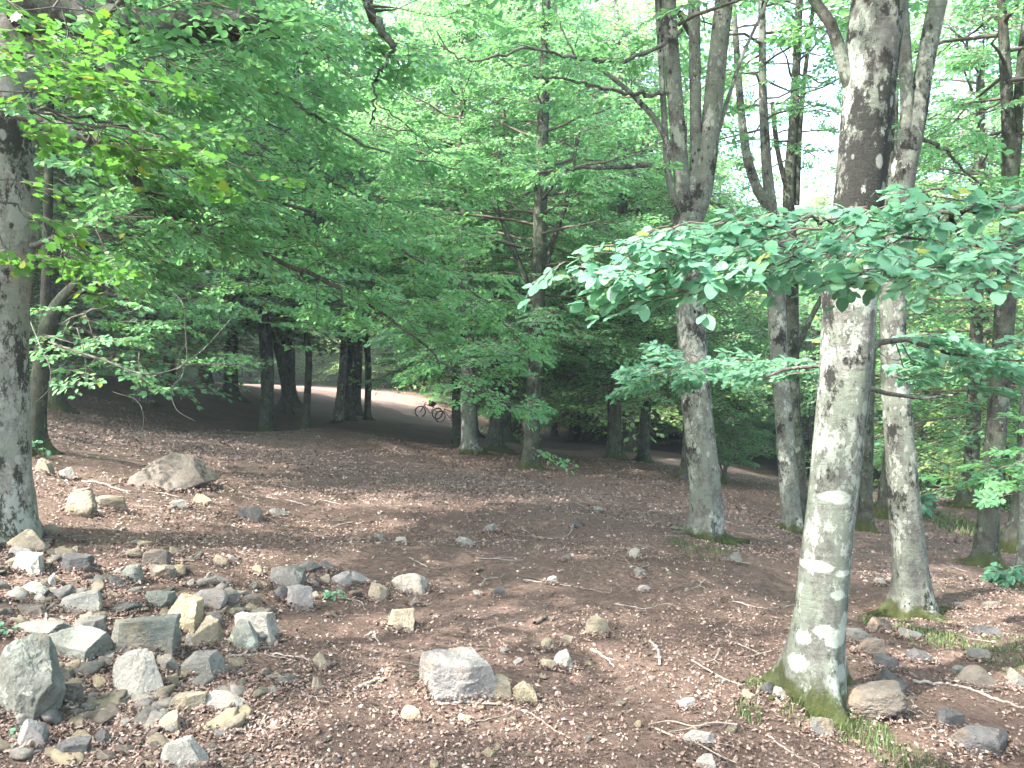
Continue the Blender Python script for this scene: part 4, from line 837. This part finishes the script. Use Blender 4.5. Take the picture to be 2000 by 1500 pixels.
def grass(spots, name, label):
    g = np.random.default_rng(len(name)+len(spots)); mb = MB(); A_ = []
    for px, py, rpx, n_, h_ in spots:
        c = G(px, py); r_ = rpx*c[1]/F
        a = g.uniform(0, 6.3, n_); rr = r_*np.sqrt(g.random(n_)); A_.append(np.stack([c[0]+np.cos(a)*rr, c[1]+np.sin(a)*rr*1.6, g.uniform(.5, 1.2, n_)*h_], -1))
    A_ = np.concatenate(A_); x, y, h_ = A_.T; n2 = len(x); z = hz(x, y); a = g.uniform(0, 6.3, n2); dx, dy = np.cos(a), np.sin(a); ln = h_*g.uniform(.2, .9, n2); w_ = .0022*np.clip(y/4, 1, 3)
    z0 = np.zeros(n2); pts_ = [(z0, -.01+z0, w_), (ln*.3, h_*.6, w_*.8), (ln, h_, w_*.15)]; V = []
    for (o_, zz, ww) in pts_:
        for s in (-1, 1): V.append(np.stack([x+dx*o_-dy*ww*s, y+dy*o_+dx*ww*s, z+zz], -1))
    V = np.stack(V, 1); f = (np.arange(n2)[:, None, None]*6 + np.array([[0,1,3,2],[2,3,5,4]])[None]).reshape(-1, 4); mb.add(V, f)
    tag(mb.build(name, GRASS), label, 'grass', kind='stuff')
grass([(1690,1425,50,260,.045),(1740,1470,46,160,.035),(1650,1440,30,110,.04),(1460,1390,26,130,.035),(1590,1390,30,200,.05),(1560,1395,40,120,.035),(1480,1345,22,100,.04),
       (1800,1240,60,420,.035),(1860,1255,50,300,.03),(1700,1215,26,120,.03),(1960,1290,60,420,.03),(1960,1250,50,200,.03),(1380,1075,60,300,.03),(1330,1060,26,120,.03),(1800,1490,50,150,.03),(1985,1150,40,160,.04)], 'grass', 'thin green grass tufts round the mossy feet of the right-hand beeches')
grass([(1560,925,40,260,.12),(1640,960,30,160,.12),(1820,1010,60,500,.1),(1900,1040,60,500,.1),(1980,1060,50,300,.1),(1700,985,40,260,.1),(1545,905,30,150,.12)], 'grass', 'bright grass verge along the right-hand path')
def seedling(px, py, n_, s, label):
    p = G(px, py); t = thing('seedling', p, label, 'plant'); g = np.random.default_rng(int(px)); ml = MB()
    for i in range(n_):
        a = g.uniform(0, 6.3); h = g.uniform(.4, 1)*s; e = np.array([math.cos(a)*s*.4, math.sin(a)*s*.4, h]); tube(ml, [[0,0,-.01], e*.5, e], [.0015]*3, 4, 1, cap=False)
        add_sprays(ml, e[None], np.array([a]), np.array([-.1]), np.array([0.]), np.array([s*.4]), LF_MID, s*.55, [spray_template(5, 1, 1)], .0005, g)
    ml.build('leaves', [LEAF_NEAR, TWIG], t)
seedling(1582,1345,4,.05,'tiny seedling on the moss at the foot of the ringed trunk'); seedling(650,1170,6,.06,'small green seedling behind the stone line'); seedling(14,1238,4,.05,'seedling on the left stone heap')
seedling(45,1442,3,.05,'seedling beside the pinkish stone at bottom left'); seedling(78,890,7,.16,'leafy seedling at the side of the old beech trunk'); seedling(660,1172,4,.05,'sparse seedling right of the small green one'); seedling(1960,1140,14,.2,'low leafy shoots on the bank near the right edge'); seedling(1785,1005,12,.4,'dark leafy shoots beside the far right path')

# ------------------------------------------------------------------ sticks
def stick(paths, label, mt=DEAD, name='fallen_stick'):
    q0 = G(*paths[0][0][:2]); mb = MB()
    for (pts_, r0, r1) in [(p[:-1], *p[-1]) for p in paths]:
        W = np.array([G(*q[:2]) for q in pts_]); W[:, 2] += r0*.8+np.array([q[2] if len(q) > 2 else 0 for q in pts_]); Q = spline(W-q0, len(W)*7); g = np.random.default_rng(abs(int(pts_[0][0]))); Q[1:-1] += g.normal(0, r0*.35, (len(Q)-2, 3)); tube(mb, Q, np.linspace(r0, r1, len(Q)), 6, 0, .1)
    o = mb.build(name, mt); o.location = q0; tag(o, label, 'stick')
BRN = TWIG
stick([[(855,1378),(930,1374),(985,1380),(1040,1398),(1080,1425),(1108,1443),(.007,.003)], [(1000,1392),(960,1405),(915,1413),(.004,.002)], [(985,1380),(960,1373),(935,1365),(.003,.002)]], 'long white forked twig below the big squared block')
stick([[(1782,1333),(1830,1337),(1880,1345),(1940,1366),(2010,1388),(.01,.007)], [(1880,1345),(1920,1352),(1950,1350),(.005,.003)]], 'bleached branch lying at the lower right')
stick([[(428,1285),(480,1281),(540,1280),(612,1291),(.007,.004)], [(520,1280),(560,1288),(580,1292),(.004,.002)]], 'straight white stick right of the grey-green cube')
stick([[(160,941),(200,946),(250,962),(300,962),(350,972),(.012,.005)], [(200,948),(250,945),(300,957),(.007,.003)], [(270,975),(310,978),(340,960),(.006,.003)]], 'tangle of bleached branches in front of the peaked boulder')
stick([[(520,972),(570,980),(605,988),(625,978),(665,986),(.008,.004)]], 'crooked pale stick right of the peaked boulder')
stick([[(560,1160),(620,1164),(700,1175),(712,1190),(.006,.003)]], 'thin stick crossing behind the tan stone')
stick([[(1020,1035),(1050,1050),(1090,1054),(1112,1044),(1120,1030,.03),(.011,.006)], [(1050,1050),(1030,1046),(.005,.003)]], 'curved grey stick next to the black pointed stone')
stick([[(1022,1134),(1080,1141),(1120,1146),(1190,1160),(.006,.002)], [(1098,1143),(1130,1134),(1150,1130),(.004,.002)], [(1160,1155),(1190,1158),(1194,1148),(.005,.002)]], 'thin forked twig on the middle litter')
stick([[(90,1222,.06),(88,1260,.04),(96,1290,.01),(112,1322,0),(.006,.004)]], 'white twig draped over the left boulders')
stick([[(160,886),(205,893),(260,906),(.01,.006)]], 'dark stick on the shaded slope at left', BRN)
stick([[(700,1347),(725,1335),(755,1328),(.012,.006)]], 'pale bark sliver left of the big squared block')
stick([[(1572,1345,.05),(1600,1370,.06),(1640,1402,0),(.005,.004)]], 'thin yellowish stick leaning over the moss of the ringed trunk')
stick([[(1270,1255),(1285,1275),(1288,1300),(.012,.008)]], 'short grey stick piece right of the pale pyramid stone')
stick([[(1155,1270),(1180,1285),(1200,1305),(.009,.004)], [(1180,1285),(1210,1292),(.004,.002)]], 'short pale stick right above the pale pyramid stone')
stick([[(1045,1220),(1065,1210),(1082,1212),(.016,.012)]], 'short dark log piece left of the olive stone', BRN)
stick([[(925,1118),(945,1113),(.014,.01)]], 'black bark fragment in the middle litter', BRN)
stick([[(715,1245),(730,1235),(735,1250),(745,1262),(.008,.004)], [(730,1238),(712,1242),(.006,.003)]], 'white knuckled twig below the tan cube')
stick([[(1430,1175),(1500,1190),(1560,1180),(.006,.003)]], 'thin stick left of the ringed trunk')
stick([[(1440,1258),(1470,1272),(1490,1280),(.006,.003)]], 'short pale stick above the mossy foot')
stick([[(385,1148),(400,1138),(410,1128,.02),(.015,.01)]], 'grey broken branch stub behind the pinkish slab')
stick([[(800,1090),(835,1108),(.005,.003)]], 'short straight twig in the far middle litter')
stick([[(1200,1180),(1260,1190),(1300,1180),(1330,1190),(.006,.003)]], 'wavy thin twig on open litter right of centre')
stick([[(1350,1290),(1420,1330),(1450,1340),(.006,.003)]], 'thin stick pointing at the orange-tan stone')
stick([[(1500,1440),(1560,1480),(1600,1498),(.006,.004)]], 'thin pale stick at the bottom right of centre')
stick([[(1300,912),(1330,918),(1345,930,.02),(.03,.015)]], 'dark broken limb on the slope beside the thin beech', BRN)
stick([[(235,1148),(270,1143),(.01,.006)]], 'stub of stick beside the rust-brown block', BRN)
TW = []
for k in range(5):
    gg = np.random.default_rng(70+k); Q = spline(np.column_stack([np.linspace(-.5, .5, 5), gg.normal(0, .06, 5), .02+np.abs(gg.normal(0, .02, 5))]), 20); mb = MB(); tube(mb, Q, np.linspace(.014, .006, 20), 5, 0, .1)
    s = Q[9]; tube(mb, [s, s+[.12, .12*(-1)**k, .01], s+[.3, .2*(-1)**k, .01]], [.008, .006, .004], 5); TW.append(mb.mesh('fallen_twig', [DEAD, TWIG][k % 2]))
g = np.random.default_rng(31)
for k in range(110):
    px, py = g.uniform(50, 1980), g.uniform(880, 1480) if k % 2 else g.uniform(900, 1150)
    if 1540 < px < 1680 and py < 1400: continue
    q = G(px, py); s = g.uniform(.12, .4)*(1+.04*q[1]); o = link('fallen_twig', TW[k % 5]); o.location = (q[0], q[1], q[2]+.004); o.scale = (s, s, s*.8); o.rotation_euler.z = g.uniform(0, 6); tag(o, 'short thin fallen twig lying on the leaf litter', 'twig', 'fallen twigs on the forest floor')

# ------------------------------------------------------------------ bicycles on the path
TYRE = plain('black_rubber', (.012, .012, .013), .7); FRM = plain('matt_black_frame', (.015, .015, .017), .4); MET = plain('dull_steel', (.25, .25, .26), .35, .9); BAG = plain('brown_bag_fabric', (.05, .032, .025), .85)
def torus(mb, c, R_, r_, seg=40):
    a = np.linspace(0, 2*math.pi, seg+1); tube(mb, np.column_stack([c[0]+R_*np.cos(a), a*0+c[1], c[2]+R_*np.sin(a)]), np.full(seg+1, r_), 8, cap=False)
def bike(loc, yaw, pitch, label, bag):
    t = thing('bicycle', loc, label, 'bicycle'); t.rotation_euler = (R(6), pitch, yaw)
    def rods(name, lst, mt, par=t):
        mb = MB()
        for P, r in lst: tube(mb, P, np.full(len(P), r) if np.isscalar(r) else r, 8)
        return mb.build(name, mt, par)
    fw, rw, bb_, hd, st = (-.56,0,.36), (.56,0,.36), (.12,0,.33), (-.34,0,.86), (.27,0,.8)
    for c in (fw, rw):
        w_ = thing('wheel', c, None, None); w_.parent = t; mb = MB(); torus(mb, (0,0,0), .335, .032); mb.build('tyre', TYRE, w_)
        mb = MB(); torus(mb, (0,0,0), .3, .012); tube(mb, [(0,-.05,0),(0,.05,0)], [.025]*2, 8); mb.build('rim', FRM, w_)
        mb = MB()
        for k in range(16): a = k*math.pi/8; tube(mb, [(0,.02*(-1)**k,0),(.3*math.cos(a),0,.3*math.sin(a))], [.0018]*2, 4)
        mb.build('spokes', MET, w_)
    rods('frame', [([hd, (-.37,0,.78)], .026), ([(-.35,0,.84), (.25,0,.72)], .022), ([(-.37,0,.76), bb_], .028), ([bb_, st], .02), ([bb_, (.56,.06,.36)], .013), ([bb_, (.56,-.06,.36)], .013), ([(.25,0,.7), (.56,.06,.36)], .01), ([(.25,0,.7), (.56,-.06,.36)], .01)], FRM)
    rods('fork', [([(-.37,0,.78),(-.41,.06,.68),(-.56,.06,.36)], .018), ([(-.37,0,.78),(-.41,-.06,.68),(-.56,-.06,.36)], .018), ([hd, (-.32,0,.94)], .018)], FRM)
    hb = rods('handlebar', [([(-.32,0,.94), (-.38,0,.97)], .016), ([(-.38,-.36,.98),(-.38,-.1,.97),(-.38,.1,.97),(-.38,.36,.98)], .014)], FRM)
    rods('grip', [([(-.38,-.37,.98),(-.38,-.25,.975)], .02)], TYRE, hb); rods('grip', [([(-.38,.37,.98),(-.38,.25,.975)], .02)], TYRE, hb)
    rods('saddle', [([(.12,0,.93),(.22,0,.945),(.34,0,.95),(.38,0,.95)], np.array([.02,.035,.07,.06]))], TYRE); rods('seat_post', [([st, (.29,0,.93)], .014)], MET)
    mb = MB(); torus(mb, (.12,-.05,.33), .09, .008, 20); tube(mb, [(.12,-.06,.33),(.05,-.07,.18)], [.01]*2, 6); tube(mb, [(.12,.06,.33),(.19,.07,.48)], [.01]*2, 6); mb.build('crank', MET, t)
    rods('pedal', [([(.05,-.08,.18),(.05,-.17,.18)], .025)], TYRE); rods('pedal', [([(.19,.08,.48),(.19,.17,.48)], .025)], TYRE)
    if bag:
        q, f = rock_verts(77, .46, .2, .36, 4, 'round', .04); mb = MB(); mb.add(q+[.12, 0, .92], f); o = mb.build('bag', BAG); o.location = t.location; o.rotation_euler = t.rotation_euler; tag(o, 'brown backpack hung over the frame and saddle of the left bicycle', 'bag')
bl = G(836, 817); bike(bl, .45, .12, 'black mountain bicycle on the path, complete, leftmost of the two', True)
bl = G(874, 827); bike(bl, .6, .12, 'black bicycle partly hidden behind the central trunks, front wheel showing', False)

# ------------------------------------------------------------------ added haze standing for the overexposed veil
def haze():
    m = D.materials.new('haze'); m.use_nodes = True; t = m.node_tree; t.nodes.clear(); o = t.nodes.new('ShaderNodeOutputMaterial'); v = t.nodes.new('ShaderNodeVolumePrincipled')
    v.inputs['Color'].default_value = (.75, .9, .92, 1); v.inputs['Density'].default_value = .0018; v.inputs['Anisotropy'].default_value = .2; t.links.new(v.outputs[0], o.inputs['Volume'])
    mb = MB(); X, Z0, Z1 = 425, -40., 95.; c = np.array([[x, y, z] for z in (Z0, Z1) for x, y in ((-X, -X), (X, -X), (X, X), (-X, X))]); mb.add(c, [[3,2,1,0],[4,5,6,7],[0,1,5,4],[1,2,6,5],[2,3,7,6],[3,0,4,7]])
    h = mb.build('haze', m, smooth=False); tag(h, 'added thin haze imitating an overexposed veil over the far trees', 'haze', kind='stuff')
haze()
cy.volume_bounces = 0; cy.volume_max_steps = 64
